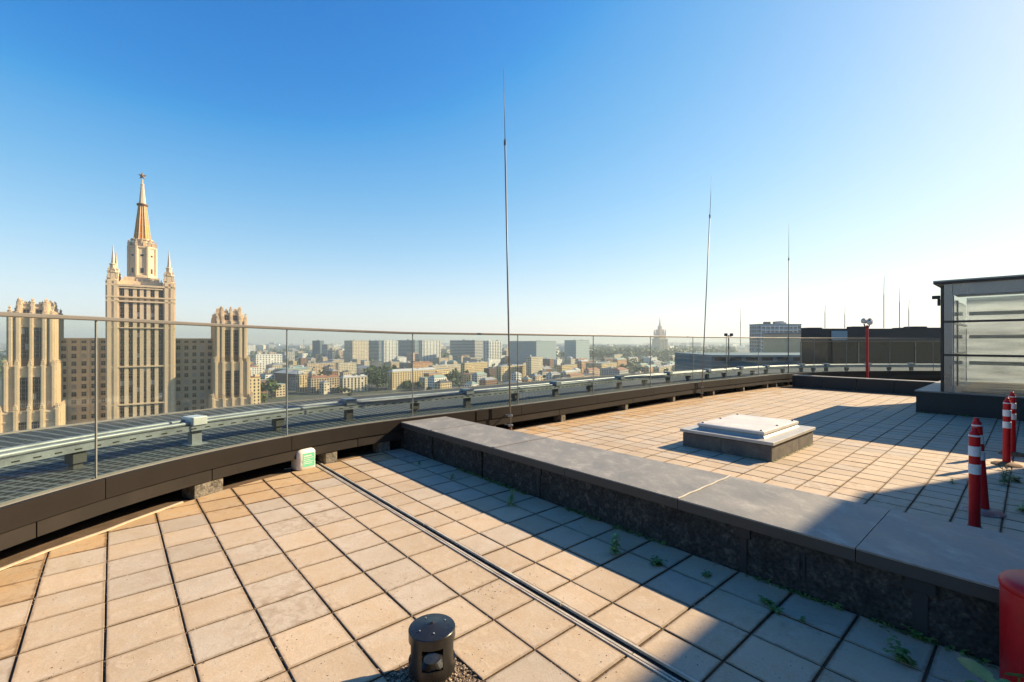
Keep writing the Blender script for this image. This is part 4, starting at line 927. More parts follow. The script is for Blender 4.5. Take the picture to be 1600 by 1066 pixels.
mb, ms = MB(), MB(); ms.tube([(0, 0, 0), (.005, 0, .03), (0, 0, .06)], .004, 5); ms.build('stem', M['leaf_dry'], sp2)
for i in range(7): a = i * 2.1; leaf(mb, (0, 0, .03 + .005 * i), (math.cos(a), math.sin(a), .5), .035, .02, .3)
mb.build('foliage', M['leaf'], sp2, smooth=True)

# ------------------------------------------------------------------ other parts of this roof: dark block with glass front, its rods, lamps
GZ = -65.0
pb_ = thing('penthouse_block', 'long black roof block with dark glass front beyond the far balustrade', 'building')
PY = 33.0
def fx(pxx, Y): return (pxx - 800) * Y / F
X0, X1 = fx(1250, PY), fx(1250, PY) + 34
mb = MB(); mb.box((X0, PY, -4), (X1 - X0, 1.2, 0), (9.5, 12, 0), (0, 0, 5.9)); mb.build('wall', M['dark'], pb_)
mb = MB(); mb.box((X0 - .3, PY - .6, 1.903), (X1 - X0 + .6, 1.2, 0), (10.3, 13, 0), (0, 0, .92)); mb.build('roof_fascia', M['dark'], pb_)
for k in range(8):
    a = k * 4.2 + .05; mb = MB(); o = Vector((X0 + a, PY - .06 + a * .0353, -1.6)); mb.box(o, (4.1, .1447, 0), (0, .03, 0), (0, 0, 3.48)); mb.build('glass_panel', M['dark_glass'], pb_)
for k in range(9):
    a = k * 4.2; mb = MB(); mb.box((X0 + a, PY - .11 + a * .0353, -1.6), (.05, 0, 0), (0, .05, 0), (0, 0, 3.48)); mb.build('mullion', M['grey_frame'], pb_)
mb = MB(); mb.box((fx(1301, PY - .7), PY - .64 + .05, 2.0), (fx(1326, PY) - fx(1301, PY), .04, 0), (0, .03, 0), (0, 0, .66)); mb.build('window_panel', M['bluegrey'], pb_)  # lighter window pane in the dark roof band
for k, q in enumerate((1268, 1340, 1412, 1430, 1452)):
    mb = MB(); mb.cbox((fx(q, PY + 6), PY + 6, 2.825), 1.2, .9, .25 + .1 * (k % 2)); mb.build('roof_unit', M['dark'], pb_)
def small_rod(x, y0, y1, Y, lab):
    t = thing('thin_lightning_rod', lab, 'lightning rod', (fx(x, Y), Y, EYE - (y1 - HZ) * Y / F), 'thin lightning rods on the far roof')
    h = (y1 - y0) * Y / F; mb = MB(); mb.tube([(0, 0, 0), (0, 0, h * .65)], .03, 6); mb.build('lower_mast', M['rod'], t); mb = MB(); mb.tube([(0, 0, h * .65), (fx(x + .6, Y) - fx(x, Y), 0, h)], .019, 6, r1=.012); mb.build('upper_rod', M['rod'], t)
small_rod(1157, 482, 540, 48, 'thin far rod left of the grey hotel block')
small_rod(1289, 476, 513, 38, 'thin rod at the left of the black roof block')
small_rod(1320, 480, 513, 38, 'second thin rod from the left on the black roof block')
small_rod(1381, 432, 513, 36, 'tallest thin rod on the black roof block, right of the globe lamp')
small_rod(1405.5, 450, 513, 36, 'thin rod just right of the tallest one on the black roof block')
small_rod(1420, 468, 513, 36, 'shortest of the three rods nearest the pavilion on the black roof block')
# globe lamp
lp = gp(1355, 590); LY = 20.8; lx = fx(1355, LY)
gl = thing('globe_lamp', 'red post lamp with a cluster of glass globes behind the far low wall', 'lamp post', (lx, LY, 0))
ztop = EYE + (HZ - 499) * LY / F
mb = MB(); mb.lathe((0, 0, -.02), [(.09, 0), (.07, .1), (.05, .3), (.045, ztop - .25)], 12); mb.build('post', M['red'], gl, smooth=True, auto=.6)
for k, (dx, dy) in enumerate(((-.14, .02), (.14, .02), (0, -.15), (0, .16))):
    mb = MB(); mb.tube([(0, 0, ztop - .42), (dx * .6, dy * .6, ztop - .36), (dx, dy, ztop - .22)], .02, 6); mb.build('arm', M['dark_frame'], gl)
    c = Vector((dx, dy, ztop - .08 - (.07 if k == 2 else 0))); r = .115
    mb = MB(); mb.lathe(c, [(r * math.sin(math.pi * i / 10) + .001, -r * math.cos(math.pi * i / 10)) for i in range(11)], 16); mb.build('globe', M['globe'], gl, smooth=True)
    mb = MB(); mb.lathe(c, [(r * .75, r * .68), (r * .8, r * .72), (r * .3, r * 1.08)], 12); mb.build('globe_cap', M['dark_frame'], gl)
t = thing('mast_lamp', 'dark mast with a pair of small floodlights left of the thin far rod', 'lamp post', (fx(1138.5, 50), 50, -3))
mb = MB(); mb.tube([(0, 0, 0), (0, 0, 5.6)], .07, 6); mb.build('post', M['rod_dk'], t)
for sx in (-.3, .3): mb = MB(); mb.cbox((sx, 0, 5.5), .28, .2, .3); mb.cbox((sx / 2, 0, 5.45), .3, .05, .05); mb.build('bracket_head', M['dark'], t)
# low layered roof block beyond the deck
lb_ = thing('terraced_roof_block', 'low dark roof block with pale horizontal bands past the deck', 'building', (fx(1112, 62), 62, 0))
mb = MB(); mb.box((0, 0, -60), (30, 0, 0), (0, 14, 0), (0, 0, 60.1)); mb.build('wall', M['bluedark'], lb_)
for k in range(4): mb = MB(); mb.box((-.15, -.2, -.16 - .62 * k), (30.2, 0, 0), (0, 14.3, 0), (0, 0, .12)); mb.build('band', M['grey_roof'], lb_)
for k in range(14): mb = MB(); mb.box((.4 + 2.1 * k, -.05, -.7), (1.5, 0, 0), (0, .04, 0), (0, 0, .5)); mb.build('window', M['window'], lb_)

# ------------------------------------------------------------------ city ground and hills
mb = MB(); k = 24; ext = 8600
for i in range(k):
    for j in range(k):
        x0, x1 = -ext + 2 * ext * i / k, -ext + 2 * ext * (i + 1) / k; y0, y1 = -600 + (ext + 600) * (j / k) ** 2, -600 + (ext + 600) * ((j + 1) / k) ** 2
        mb.quad((x0, y0, GZ), (x1, y0, GZ), (x1, y1, GZ), (x0, y1, GZ))
tag(mb.build('ground', M['asphalt']), 'city ground', kind='structure')
rg = random.Random(21)
M['hill'] = mat('far_wooded_hill', (0.05, 0.07, 0.035), 0.95, var=0.4, nscale=0.01, fine=0.3, fscale=0.05, bump=0.0, col2=(0.12, 0.12, 0.11), mixscale=0.006)
mb = MB(); k = 90; rows = ((0, 0), (200, .45), (500, .85), (900, 1.0), (1400, .9))
def hillh(i): return 26 + 16 * math.sin(i * .21) + 10 * math.sin(i * .53 + 1) + 6 * math.sin(i * 1.37 + 2) + (16 if i > 46 else 0)
for i in range(k + 1):
    x = -8400 + 16800 * i / k
    for d, f_ in rows: mb.v.append((x, 7000 + d, GZ + hillh(i) * f_ + (rg.uniform(-3, 3) if d else -1)))
R = len(rows)
for i in range(k):
    for j in range(R - 1): a = i * R + j; mb.f.append((a, a + R, a + R + 1, a + 1)); mb.m.append(0)
tag(mb.build('hills', M['hill'], smooth=True), 'far wooded hills on the skyline', kind='structure')

# ------------------------------------------------------------------ the great stepped skyscraper
E_ = Vector((math.cos(rad(37.5)), math.sin(rad(37.5)), 0)); N_ = Vector((math.sin(rad(37.5)), -math.cos(rad(37.5)), 0))
C0 = Vector((-185.5, 230.0, 0)) + E_ * 1.2
sky_t = thing('stepped_skyscraper', 'huge ornate limestone skyscraper with gilded spire and stepped side wings', 'skyscraper', (C0.x, C0.y, GZ)); sky_t.scale = (.93, .93, 1)
def tl(u, v, z): return E_ * u + N_ * v + UP * (z - GZ)     # local to the thing
def tbox(mb, u0, u1, v0, v1, z0, z1, mi=0): mb.box(tl(u0, v0, z0), E_ * (u1 - u0), N_ * (v1 - v0), (0, 0, z1 - z0), mi)
def pinn(mb, u, v, z, r, h, seg=4):
    r *= 1.25; mb.lathe(tl(u, v, z), [(r, 0), (r, h * .42), (r * 1.22, h * .43), (r * 1.22, h * .5), (r * .62, h * .52), (r * .62, h * .74), (r * .85, h * .75), (r * .85, h * .8), (r * .3, h * .82), (r * .06, h)], seg, ex=E_, ey=N_, a0=rad(45))
def obel(mb, u, v, z, r, h): mb.lathe(tl(u, v, z), [(r, 0), (r, h * .3), (r * 1.2, h * .31), (r * 1.2, h * .34), (r * .62, h * .36), (r * .1, h * .94), (r * .22, h * .95), (r * .02, h)], 8, ex=E_, ey=N_)
wmesh = {}
def win(parent, u, v, z, w, h, side=None, m='window'):
    key = (round(w, 2), round(h, 2), side, m)
    if key not in wmesh:
        mb = MB(); a, b = (E_, N_) if side is None else (N_, E_)
        mb.box(-a * w / 2, a * w, b * .12, (0, 0, h)); mb.box(-a * .06 + b * .12, a * .12, b * .05, (0, 0, h), 1); mb.box(-a * w / 2 + b * .12 + UP * (h * .62), a * w, b * .045, (0, 0, .12), 1)
        wmesh[key] = mb.mesh('window', [M[m], M['stone_dk']])
    return link('window', wmesh[key], parent, tl(u, v, z))
def pickw(): return 'window_lt' if rg.random() < .13 else 'window'
# central tower
B = 13.7
mb = MB(); tbox(mb, -B + .9, B - .9, -B + .9, B - .9, GZ, 28.2)
def faces(mb, f):
    """call f(a, v, rot) for the four sides: a runs along the side"""
core = mb.build('central_tower', M['stone_dk'], sky_t)
trim = MB()
for su in (-1, 1):
    for svv in (-1, 1):
        u0, u1 = sorted((su * 8.9, su * B)); v0, v1 = sorted((svv * 8.9, svv * B))
        tbox(trim, u0, u1, v0, v1, GZ, 30.2)
        for k in range(2):     # ribs on the corner masses
            for (uu, vv) in ((su * (9.5 + 2.5 * k), svv * B), ):
                tbox(trim, uu - .1 if su > 0 else uu - 1.4, uu + 1.4 if su > 0 else uu + .1, *(sorted((svv * (B - .05), svv * (B + .35)))), GZ, 30.8)
            for (uu, vv) in ((su * B, svv * (9.5 + 2.5 * k)), ):
                tbox(trim, *(sorted((su * (B - .05), su * (B + .35)))), *(sorted((vv, vv + svv * 1.3))), GZ, 30.8)
PIL = (-6.05, -2.72, 0.0, 2.72, 6.05)
for p in PIL:
    w = .8
    for s_ in (-1, 1):
        tbox(trim, p - w, p + w, *sorted((s_ * (B - 1), s_ * (B - .25))), GZ, 28)
        tbox(trim, *sorted((s_ * (B - 1), s_ * (B - .25))), p - w, p + w, GZ, 28)
for z, t, o in ((28.0, .9, .35), (27.0, .5, .1), (22.6, .6, .45), (20.6, .7, .35), (8.2, .5, .25), (-10.2, .6, .25), (-28, .6, .3)):
    tbox(trim, -B - o, B + o, -B - o, B + o, z, z + t)
trim.build('pilasters', M['stone'], core)
gap = (-7.5, -4.38, -1.36, 1.36, 4.38, 7.5); wv = (1.9, 1.5, 1.3, 1.3, 1.5, 1.9)
span = MB()
for g, w in zip(gap, wv):
    zz = 17.0
    while zz > -38:
        win(core, g, B - .86, zz, w, 2.1, None, pickw()); zz -= 3.25
    for z in [17.0 - 3.25 * k + 2.12 for k in range(17)]: tbox(span, g - w / 2, g + w / 2, B - .86, B - .7, z, z + 1.08)
    win(core, g, B - .86, 23.6, w + .5, 3.2)
for g, w in list(zip(gap, wv))[1:6:2]:
    zz = 17.0
    while zz > -30: win(core, B - .86, g, zz, w, 2.1, 'side', 'window'); zz -= 3.25
span.build('spandrels', M['spandrel'], core)['kind'] = 'stuff'
# top of the tower
mb = MB(); tbox(mb, -8.8, 8.8, -8.8, 8.8, 28.95, 31.2); tbox(mb, -7.4, 7.4, -7.4, 7.4, 31.2, 33.2)
for u in [-8 + 2 * k for k in range(9)]: tbox(mb, u - .25, u + .25, 8.3, 8.78, 31.2, 32.2)
mb.build('attic', M['stone'], sky_t)
mb = MB(); z0 = 33.2; R8 = 6.0
mb.lathe(tl(0, 0, z0), [(R8 * 1.12, 0), (R8 * 1.12, 1.2), (R8, 1.5), (R8, 14.6), (R8 * 1.08, 14.8), (R8 * 1.08, 15.6), (R8 * .9, 15.7)], 8, ex=E_, ey=N_, a0=rad(22.5))
for k in range(8):
    a = rad(22.5 + 45 * k); mb.lathe(tl(R8 * math.cos(a), R8 * math.sin(a), z0 + 1), [(.75, 0), (.75, 14.5)], 6, ex=E_, ey=N_); pinn(mb, R8 * 1.02 * math.cos(a), R8 * 1.02 * math.sin(a), z0 + 15.6, .55, 3.4)
dr_ = mb.build('octagon_drum', M['stone'], sky_t)
for k in range(8):
    a = rad(45 * k + 90); d = E_ * math.cos(a) + N_ * math.sin(a); s_ = E_ * -math.sin(a) + N_ * math.cos(a); r_ = R8 * math.cos(rad(22.5))
    for z, h in ((z0 + 2.4, 2.4), (z0 + 10.6, .9)):
        mb = MB(); mb.box(Vector((0, 0, z - GZ)) + d * r_ - s_ * .6, s_ * 1.2, d * .08, (0, 0, h)); mb.build('window', M['window'], dr_)
mb = MB(); mb.lathe(tl(0, 0, 48.8), [(4.6, 0), (4.4, 3.2), (4.9, 3.3), (4.9, 3.9), (3.9, 4.0)], 8, ex=E_, ey=N_, a0=rad(22.5))
for k in range(8): a = rad(45 * k); pinn(mb, 4.7 * math.cos(a), 4.7 * math.sin(a), 49.2, .5, 4.0)
mb.build('crown_ring', M['stone'], sky_t)
mb = MB(); mb.lathe(tl(0, 0, 52.6), [(3.85, 0), (1.75, 17.2)], 8, ex=E_, ey=N_, a0=rad(22.5)); sp_ = mb.build('spire', M['gold'], sky_t)
mb = MB()
for k in range(8):
    a = rad(22.5 + 45 * k); mb.tube([tl(3.9 * math.cos(a), 3.9 * math.sin(a), 52.6), tl(1.8 * math.cos(a), 1.8 * math.sin(a), 69.8)], .16, 5)
    a += rad(22.5); mb.tube([tl(3.6 * math.cos(a), 3.6 * math.sin(a), 52.6), tl(1.65 * math.cos(a), 1.65 * math.sin(a), 69.8)], .13, 5)
for z in (55.5, 59.5, 63.2, 66.6): r = 3.85 - 2.1 * (z - 52.6) / 17.2; mb.lathe(tl(0, 0, z), [(r + .08, 0), (r + .1, .16)], 8, ex=E_, ey=N_, a0=rad(22.5))
mb.build('spire_ribs', M['stone'], sp_)
mb = MB(); mb.lathe(tl(0, 0, 52.2), [(4.4, 0), (4.4, .5), (3.9, .6)], 16, ex=E_, ey=N_); mb.lathe(tl(0, 0, 69.6), [(2.3, 0), (2.5, .4), (2.5, .9), (1.8, 1.0)], 16, ex=E_, ey=N_); mb.build('gallery', M['bronze'], sp_)
mb = MB(); mb.lathe(tl(0, 0, 70.6), [(1.65, 0), (.75, 9.2), (.9, 9.4), (.9, 9.9), (.35, 10.2), (.3, 12.4)], 8, ex=E_, ey=N_, a0=rad(22.5)); mb.build('upper_spire', M['stone'], sky_t)
mb = MB(); c = tl(0, 0, 84.6); Ro, Ri = 2.0, .85
P = [c + (E_ * math.sin(math.pi * i / 5) + UP * math.cos(math.pi * i / 5)) * (Ro if i % 2 == 0 else Ri) for i in range(10)]
for s_ in (-1, 1):
    for i in range(10): mb.quad(P[i], P[(i + 1) % 10], c + N_ * .55 * s_)
mb.build('star', M['bronze'], sky_t)
for su in (-1, 1):
    for svv in (-1, 1):
        mb = MB(); u, v = su * 11.3, svv * 11.3
        mb.lathe(tl(u, v, 30.2), [(2.2, 0), (2.2, 4.0), (2.5, 4.1), (2.5, 4.7), (1.6, 4.8)], 8, ex=E_, ey=N_, a0=rad(22.5))
        for k in range(4):
            a = rad(45 + 90 * k); pinn(mb, u + 2.2 * math.cos(a), v + 2.2 * math.sin(a), 31.5, .55, 5.6)
        obel(mb, u, v, 33.8, 1.25, 13.2)
        for k in range(2): pinn(mb, u + su * 2, v - svv * (0 + 2.2 * k), 30.4, .45, 3.6)
        mb.build('corner_turret', M['stone'], sky_t)
# connecting blocks
def block(u0, u1, ztop, v1):
    mb = MB(); tbox(mb, u0, u1, -9, v1, GZ, ztop); tbox(mb, u0, u1, -9.2, v1 + .35, ztop + .003, ztop + .6); tbox(mb, u0, u1, v1 + .003, v1 + .22, ztop - 2.2, ztop - 1.9)
    o = mb.build('linking_block', M['stone'], sky_t); n = 5; ww = MB()
    for i in range(n):
        u = u0 + (u1 - u0) * (i + .5) / n
        z = ztop - 5.2
        while z > -36: win(o, u, v1 + .003, z, 1.75, 2.0, None, pickw()); z -= 3.55
        win(o, u, v1 + .003, ztop - 1.7, 1.75, 1.1)
    for i in range(n + 1):
        u = u0 + (u1 - u0) * i / n; tbox(ww, u - .35, u + .35, v1, v1 + .3, GZ, ztop)
    ww.build('pilasters', M['stone'], o)
block(-32, -B, 3.0, 3.0); block(B, 32, 3.0, 3.0)
# stepped wings
def wing(uc):
    mb = MB(); sp = MB()
    tiers = ((4.9, 17.0, 14.0), (7.3, 12.5, 17.0), (8.3, -8.5, 19.5), (9.8, -27.0, 22.0))   # half width, top, front
    for hw, zt, vf in tiers:
        tbox(mb, uc - hw, uc + hw, -8 - hw * .3, vf, GZ, zt)
        for z in (zt - .8, zt - 4.4): tbox(mb, uc - hw - .3, uc + hw + .3, -8.3 - hw * .3, vf + .3, z, z + .55)
    for j, ((hw, zt, vf), zb) in enumerate(zip(tiers, (12.5, -8.5, -27.0, GZ))):
        us = [(-4.2, .9), (0, .75), (4.2, .9)] + ([(-hw + .75, .8), (hw - .75, .8)] if j else [])
        for u, r_ in us:
            tbox(mb, uc + u - r_, uc + u + r_, vf - .2, vf + .75, zb - 1, zt + .9); tbox(mb, uc + u - r_ * .55, uc + u + r_ * .55, vf + .75, vf + 1.05, zb - 1, zt + .3)
            pinn(mb, uc + u, vf + .3, zt + .9, r_ * .75, 2.2)
        nv = 7 if j < 2 else 8
        for i in range(nv):
            v = vf - .8 - (vf + 6) * i / (nv - 1)
            for s_ in (-1, 1):
                tbox(mb, *sorted((uc + s_ * (hw - .2), uc + s_ * (hw + .55))), v - .65, v + .65, zb - 1, zt + .8); pinn(mb, uc + s_ * hw, v, zt + .8, .5, 1.9)
    zt = 17.0
    for i in range(5):
        u = uc - 4.4 + 8.8 * i / 4
        for v in (13.6, -8.5): pinn(mb, u, v, zt, .8 if i % 2 == 0 else .5, 3.9 if i % 2 == 0 else 2.5)
        if i % 2: tbox(mb, u - 1.0, u + 1.0, 13.2, 13.7, zt, zt + 1.1)
    for i in range(7):
        for s_ in (-1, 1): pinn(mb, uc + s_ * 4.7, 13.4 - 22 * i / 6, zt, .6, 3.6 - (i % 2))
    for s_ in (-1, 1):
        for v in (16.4, 5, -6): pinn(mb, uc + s_ * 6.9, v, 12.5, .7, 5.0)
    o = mb.build('side_wing', M['stone'], sky_t)
    for j, ((hw, zt, vf), zb) in enumerate(zip(tiers, (12.5, -8.5, -27, -40))):
        if j == 0:
            for c_ in (-2.05, 2.05): win(o, uc + c_, vf + .003, 12.7, 2.0, 2.9)
            continue
        for c_ in (-2.05, 2.05):
            tbox(sp, uc + c_ - 1.2, uc + c_ + 1.2, vf + .003, vf + .12, max(zb, -45) - 1, zt - 4.6)
            for du in (-.62, .62):
                z = zt - 7.4
                while z > zb + .5: win(o, uc + c_ + du, vf + .13, z, 1.08, 2.5, None, pickw()); z -= 3.3
    sp.build('spandrels', M['spandrel'], o)['kind'] = 'stuff'
wing(-39.2); wing(39.3)

# ------------------------------------------------------------------ generic city building
def cbuild(name, label, cat, group, xpx, Yn, H, rho=35.0, wm='cream', rm='grey_roof', fl=3.1, bay=3.4, wfrac=.5, wh=1.5, style='grid', hip=False, units=2, wmat='window', nwin=True, base=GZ, bands=None):
    """xpx: (left, near corner, right) photo columns at distance Yn of the near corner"""
    x0, xm, x1 = xpx; rho = rho if rho < 8 else 46 + rho * .28
    c = Vector((fx(xm, Yn), Yn, base)); r = Vector((math.cos(rad(rho)), math.sin(rad(rho)), 0)); l = Vector((-math.sin(rad(rho)), math.cos(rad(rho)), 0))
    k1 = (x1 - 800) / F; k0 = (x0 - 800) / F
    a = max(2.0, (k1 * c.y - c.x) / (r.x - k1 * r.y)) if abs(r.x - k1 * r.y) > 1e-3 else 20
    b = max(2.0, (k0 * c.y - c.x) / (l.x - k0 * l.y)) if abs(l.x - k0 * l.y) > 1e-3 else 20
    a, b = min(a, 400), min(b, 260)
    if b < 9: b = 11.0
    if a < 5: a = 9.0
    t = thing(name, label, cat, tuple(c), group)
    mb = MB(); mb.box((0, 0, 0), r * a, l * b, (0, 0, H)); wl = mb.build('wall', M[wm], t)
    mb = MB(); o = .35
    if hip:
        hh = min(4.0, min(a, b) * .28); P = [-r * .5 - l * .5, r * (a + .5) - l * .5, r * (a + .5) + l * (b + .5), -r * .5 + l * (b + .5)]; P = [p + UP * (H + .01) for p in P]
        if a > b: q0, q1 = r * (b * .4) + l * b / 2, r * (a - b * .4) + l * b / 2; 
        else: q0, q1 = r * a / 2 + l * a * .4, r * a / 2 + l * (b - a * .4)
        q0, q1 = q0 + UP * (H + hh), q1 + UP * (H + hh)
        if a > b: mb.quad(P[0], P[1], q1, q0); mb.quad(P[1], P[2], q1); mb.quad(P[2], P[3], q0, q1); mb.quad(P[3], P[0], q0)
        else: mb.quad(P[0], P[1], q0); mb.quad(P[1], P[2], q1, q0); mb.quad(P[2], P[3], q1); mb.quad(P[3], P[0], q0, q1)
        mb.quad(*P[::-1])
    else: mb.box(-r * o - l * o + UP * (H + .01), r * (a + 2 * o), l * (b + 2 * o), (0, 0, .5))
    rf = mb.build('roof', M[rm], t)
    for k in range(units):
        u, v = rg.uniform(.12, .8), rg.uniform(.15, .75); w = rg.uniform(2, 5.5); hgt = rg.uniform(1.2, 3.2); mb = MB(); mb.box(r * (a * u) + l * (b * v) + UP * (H + (.52 if not hip else 1.2)), r * w, l * w * .7, (0, 0, hgt))
        mb.build('chimney' if hip else 'roof_unit', M[rg.choice((wm, 'grey', 'dark_roof'))], rf)
    if nwin:
        mb = MB()
        for d, n, Lg in ((r, -l, a), (l, -r, b)):
            nb = max(1, int(Lg / bay)); nf = max(1, int((H - 1) / fl)); st_ = Lg / nb
            if nb * nf > 2600: nb = max(1, nb // 2); st_ = Lg / nb
            for f_ in range(nf):
                z = H - .9 - (f_ + 1) * fl + (fl - wh) * .4
                if z < .5: continue
                if style == 'band': mb.box(d * (st_ * .12) + n * .06 + UP * z, d * (Lg - st_ * .24), -n * .05, (0, 0, wh)); continue
                for i in range(nb):
                    if style == 'grid' and rg.random() < .04: continue
                    mb.box(d * (st_ * (i + .5 - wfrac / 2)) + n * .06 + UP * z, d * (st_ * wfrac), -n * .05, (0, 0, wh))
        if mb.f: w_ = mb.build('window', M[wmat], t); w_['kind'] = 'stuff'
        if style == 'stripe':
            mb = MB()
            for d, n, Lg in ((r, -l, a), (l, -r, b)):
                m_ = max(2, int(Lg / 13))
                for i in range(m_): mb.box(d * (Lg * (i + .5) / m_ - .9) + n * .4, d * 1.8, -n * .35, (0, 0, H - 1))
            mb.build('stair_strip', M['bluedark'], t)
        if style == 'balcony':
            mb = MB()
            for d, n, Lg in ((r, -l, a), (l, -r, b)):
                nf = int((H - 1) / fl)
                for f_ in range(nf): mb.box(d * .5 + n * .7 + UP * (H - .9 - (f_ + 1) * fl), d * (Lg - 1), -n * .69, (0, 0, .9))
            mb.build('balcony', M[wm], t)
    return t
T = 'tower block'; A_ = 'apartment block'; FAR = dict(fl=4.6, bay=6.0, wh=2.4); G1 = 'tower blocks along the far avenue'
cbuild('office_slab', 'white office slab with a grid of windows just right of the skyscraper', 'office block', None, (396, 400, 441), 960, 40, 12, 'white', 'pale_roof', wfrac=.5, wh=1.9, bay=5.6, fl=3.8)
cbuild('tower_block', 'narrow dark blue tower block, leftmost of the far avenue', T, G1, (488, 500, 506), 1560, 70, 38, 'bluedark', 'dark_roof', wmat='window', bay=4)
cbuild('tower_block', 'low stepped tower block right beside the narrow dark one', T, G1, (503, 512, 519), 1500, 57, 38, 'grey', 'dark_roof', **FAR)
cbuild('tower_block', 'tall cream tower block with dark left side, left of the blue slab', T, G1, (538, 551, 576), 1500, 70, 36, 'cream', 'dark_roof', units=4, **FAR)
cbuild('tower_block', 'blue grey glazed slab wedged between two cream towers', T, G1, (570, 592, 601), 1620, 70, 42, 'bluegrey', 'dark_roof', style='band', units=4, fl=5.0, wh=2.2)
cbuild('tower_block', 'cream tower with dark vertical stripes in front of the blue slab', T, G1, (596, 600, 622), 1440, 70, 22, 'white', 'grey_roof', style='stripe', units=3, **FAR)
cbuild('tower_block', 'wide blue grey tower block behind the striped cream towers', T, G1, (620, 648, 655), 1700, 72, 45, 'bluegrey', 'dark_roof', style='band', units=5, fl=5.0, wh=2.2)
cbuild('tower_block', 'pair-striped pale tower right of the wide blue block', T, G1, (654, 660, 689), 1520, 71, 24, 'white', 'dark_roof', style='stripe', units=5, **FAR)
cbuild('tower_block', 'broad grey tower with fine horizontal bands left of the tallest rod', T, G1, (703, 742, 756), 1500, 71, 48, 'grey', 'grey_roof', style='band', fl=5.0, wh=2.0, units=6)
cbuild('tower_block', 'cream tower with a dark central stripe touching the broad grey one', T, G1, (755, 764, 784), 1380, 69, 34, 'white', 'grey_roof', style='stripe', units=3, **FAR)
cbuild('glass_office', 'wide blue glass office slab right of the tallest rod', 'office block', None, (797, 838, 869), 1300, 68, 20, 'bluegrey', 'dark_roof', style='band', fl=5.0, wh=1.0, wmat='window_lt', units=2)
cbuild('glass_office', 'dark glass office tower with a pale gridded right side', 'office block', None, (882, 900, 921), 1420, 71, 30, 'bluegrey', 'dark_roof', style='band', fl=5.0, wh=.9, wmat='window_lt', units=2)
cbuild('office_slab', 'pale slab behind the wide blue glass office', 'office block', None, (796, 806, 822), 1750, 68, 30, 'grey', 'grey_roof')
G2 = 'older apartment blocks in the middle distance'
def ab(label, xp, Yn, H, rho, wm, rm, **k): return cbuild('apartment_block', label, A_, G2, xp, Yn, H, rho, wm, rm, **k)
ab('cream block with flat roof below the cream dark-sided tower', (525, 529, 557), 880, 26, 20, 'cream', 'grey_roof', wfrac=.5)
ab('long cream block with olive courtyard left of the flat cream block', (475, 480, 526), 900, 24, 14, 'tan', 'grey_roof')
ab('orange brick block with a pale lower neighbour', (624, 640, 647), 930, 24, 40, 'pink', 'pale_roof')
ab('orange block with regular windows in the middle row', (640, 644, 676), 900, 24, 24, 'orange', 'rust_roof', hip=True)
ab('pale cream block between the orange and the yellow blocks', (672, 676, 722), 860, 22, 18, 'cream', 'pale_roof')
ab('tall yellow block at the right end of the middle row', (720, 726, 762), 840, 28, 26, 'yellow', 'grey_roof')
ab('long yellow block with arched window rows nearest the deck', (609, 613, 682), 640, 25, 16, 'yellow', 'pale_roof', wfrac=.42, wh=2.0, bay=4.2, hip=True)
ab('dark brick block left of the tallest rod', (758, 764, 783), 800, 20, 30, 'darkbrick', 'dark_roof')
ab('sandy block with square windows right behind the tallest rod', (779, 783, 826), 780, 25, 14, 'yellow', 'pale_roof', wfrac=.42, wh=1.9, bay=4.4)
ab('square cream block below the wide blue glass office', (826, 830, 848), 800, 40, 20, 'cream', 'grey_roof')
ab('low cream block with white gable below the dark glass tower', (872, 878, 902), 830, 24, 20, 'yellow', 'grey_roof')
ab('long low rose block with dark flat roof near the deck', (862, 900, 935), 700, 14, 8, 'pink', 'dark_roof')
ab('long ochre block right of the dark glass tower', (915, 940, 964), 900, 24, 16, 'yellow', 'grey_roof')
ab('ochre terrace block in front of the far spired tower', (1075, 1080, 1112), 900, 22, 14, 'tan', 'rust_roof')
ab('pale ochre block left of the dark terraced roof', (1020, 1024, 1050), 880, 18, 20, 'cream', 'pale_roof')
ab('brown brick theatre-like block with pale panels in the left middle', (428, 462, 482), 640, 22, 40, 'brick', 'pale_roof', hip=True, units=4, nwin=False)
ab('yellow panelled block with tall dark windows left of the yellow arcade block', (462, 468, 480), 600, 24, 20, 'yellow', 'grey_roof', wh=2.4, wfrac=.4)
ab('reddish block with arcaded windows behind the deck edge', (480, 486, 530), 590, 20, 14, 'tan', 'rust_roof', wfrac=.6, wh=2.2, hip=True)
ab('cream block with tall arched windows right of the reddish one', (530, 536, 574), 600, 20, 14, 'cream', 'pale_roof', wfrac=.45, wh=2.6, bay=5, hip=True, units=4)
ab('pale green roofed block under the white office slab', (432, 450, 486), 780, 20, 30, 'tan', 'green_roof', hip=True, units=5)
ab('golden yellow block at the foot of the right skyscraper wing', (384, 388, 407), 420, 34, 30, 'yellow', 'rust_roof', wfrac=.4, wh=1.9)
ab('grey block with dark roof at the far right of the middle row', (940, 958, 972), 760, 22, 36, 'grey', 'dark_roof')
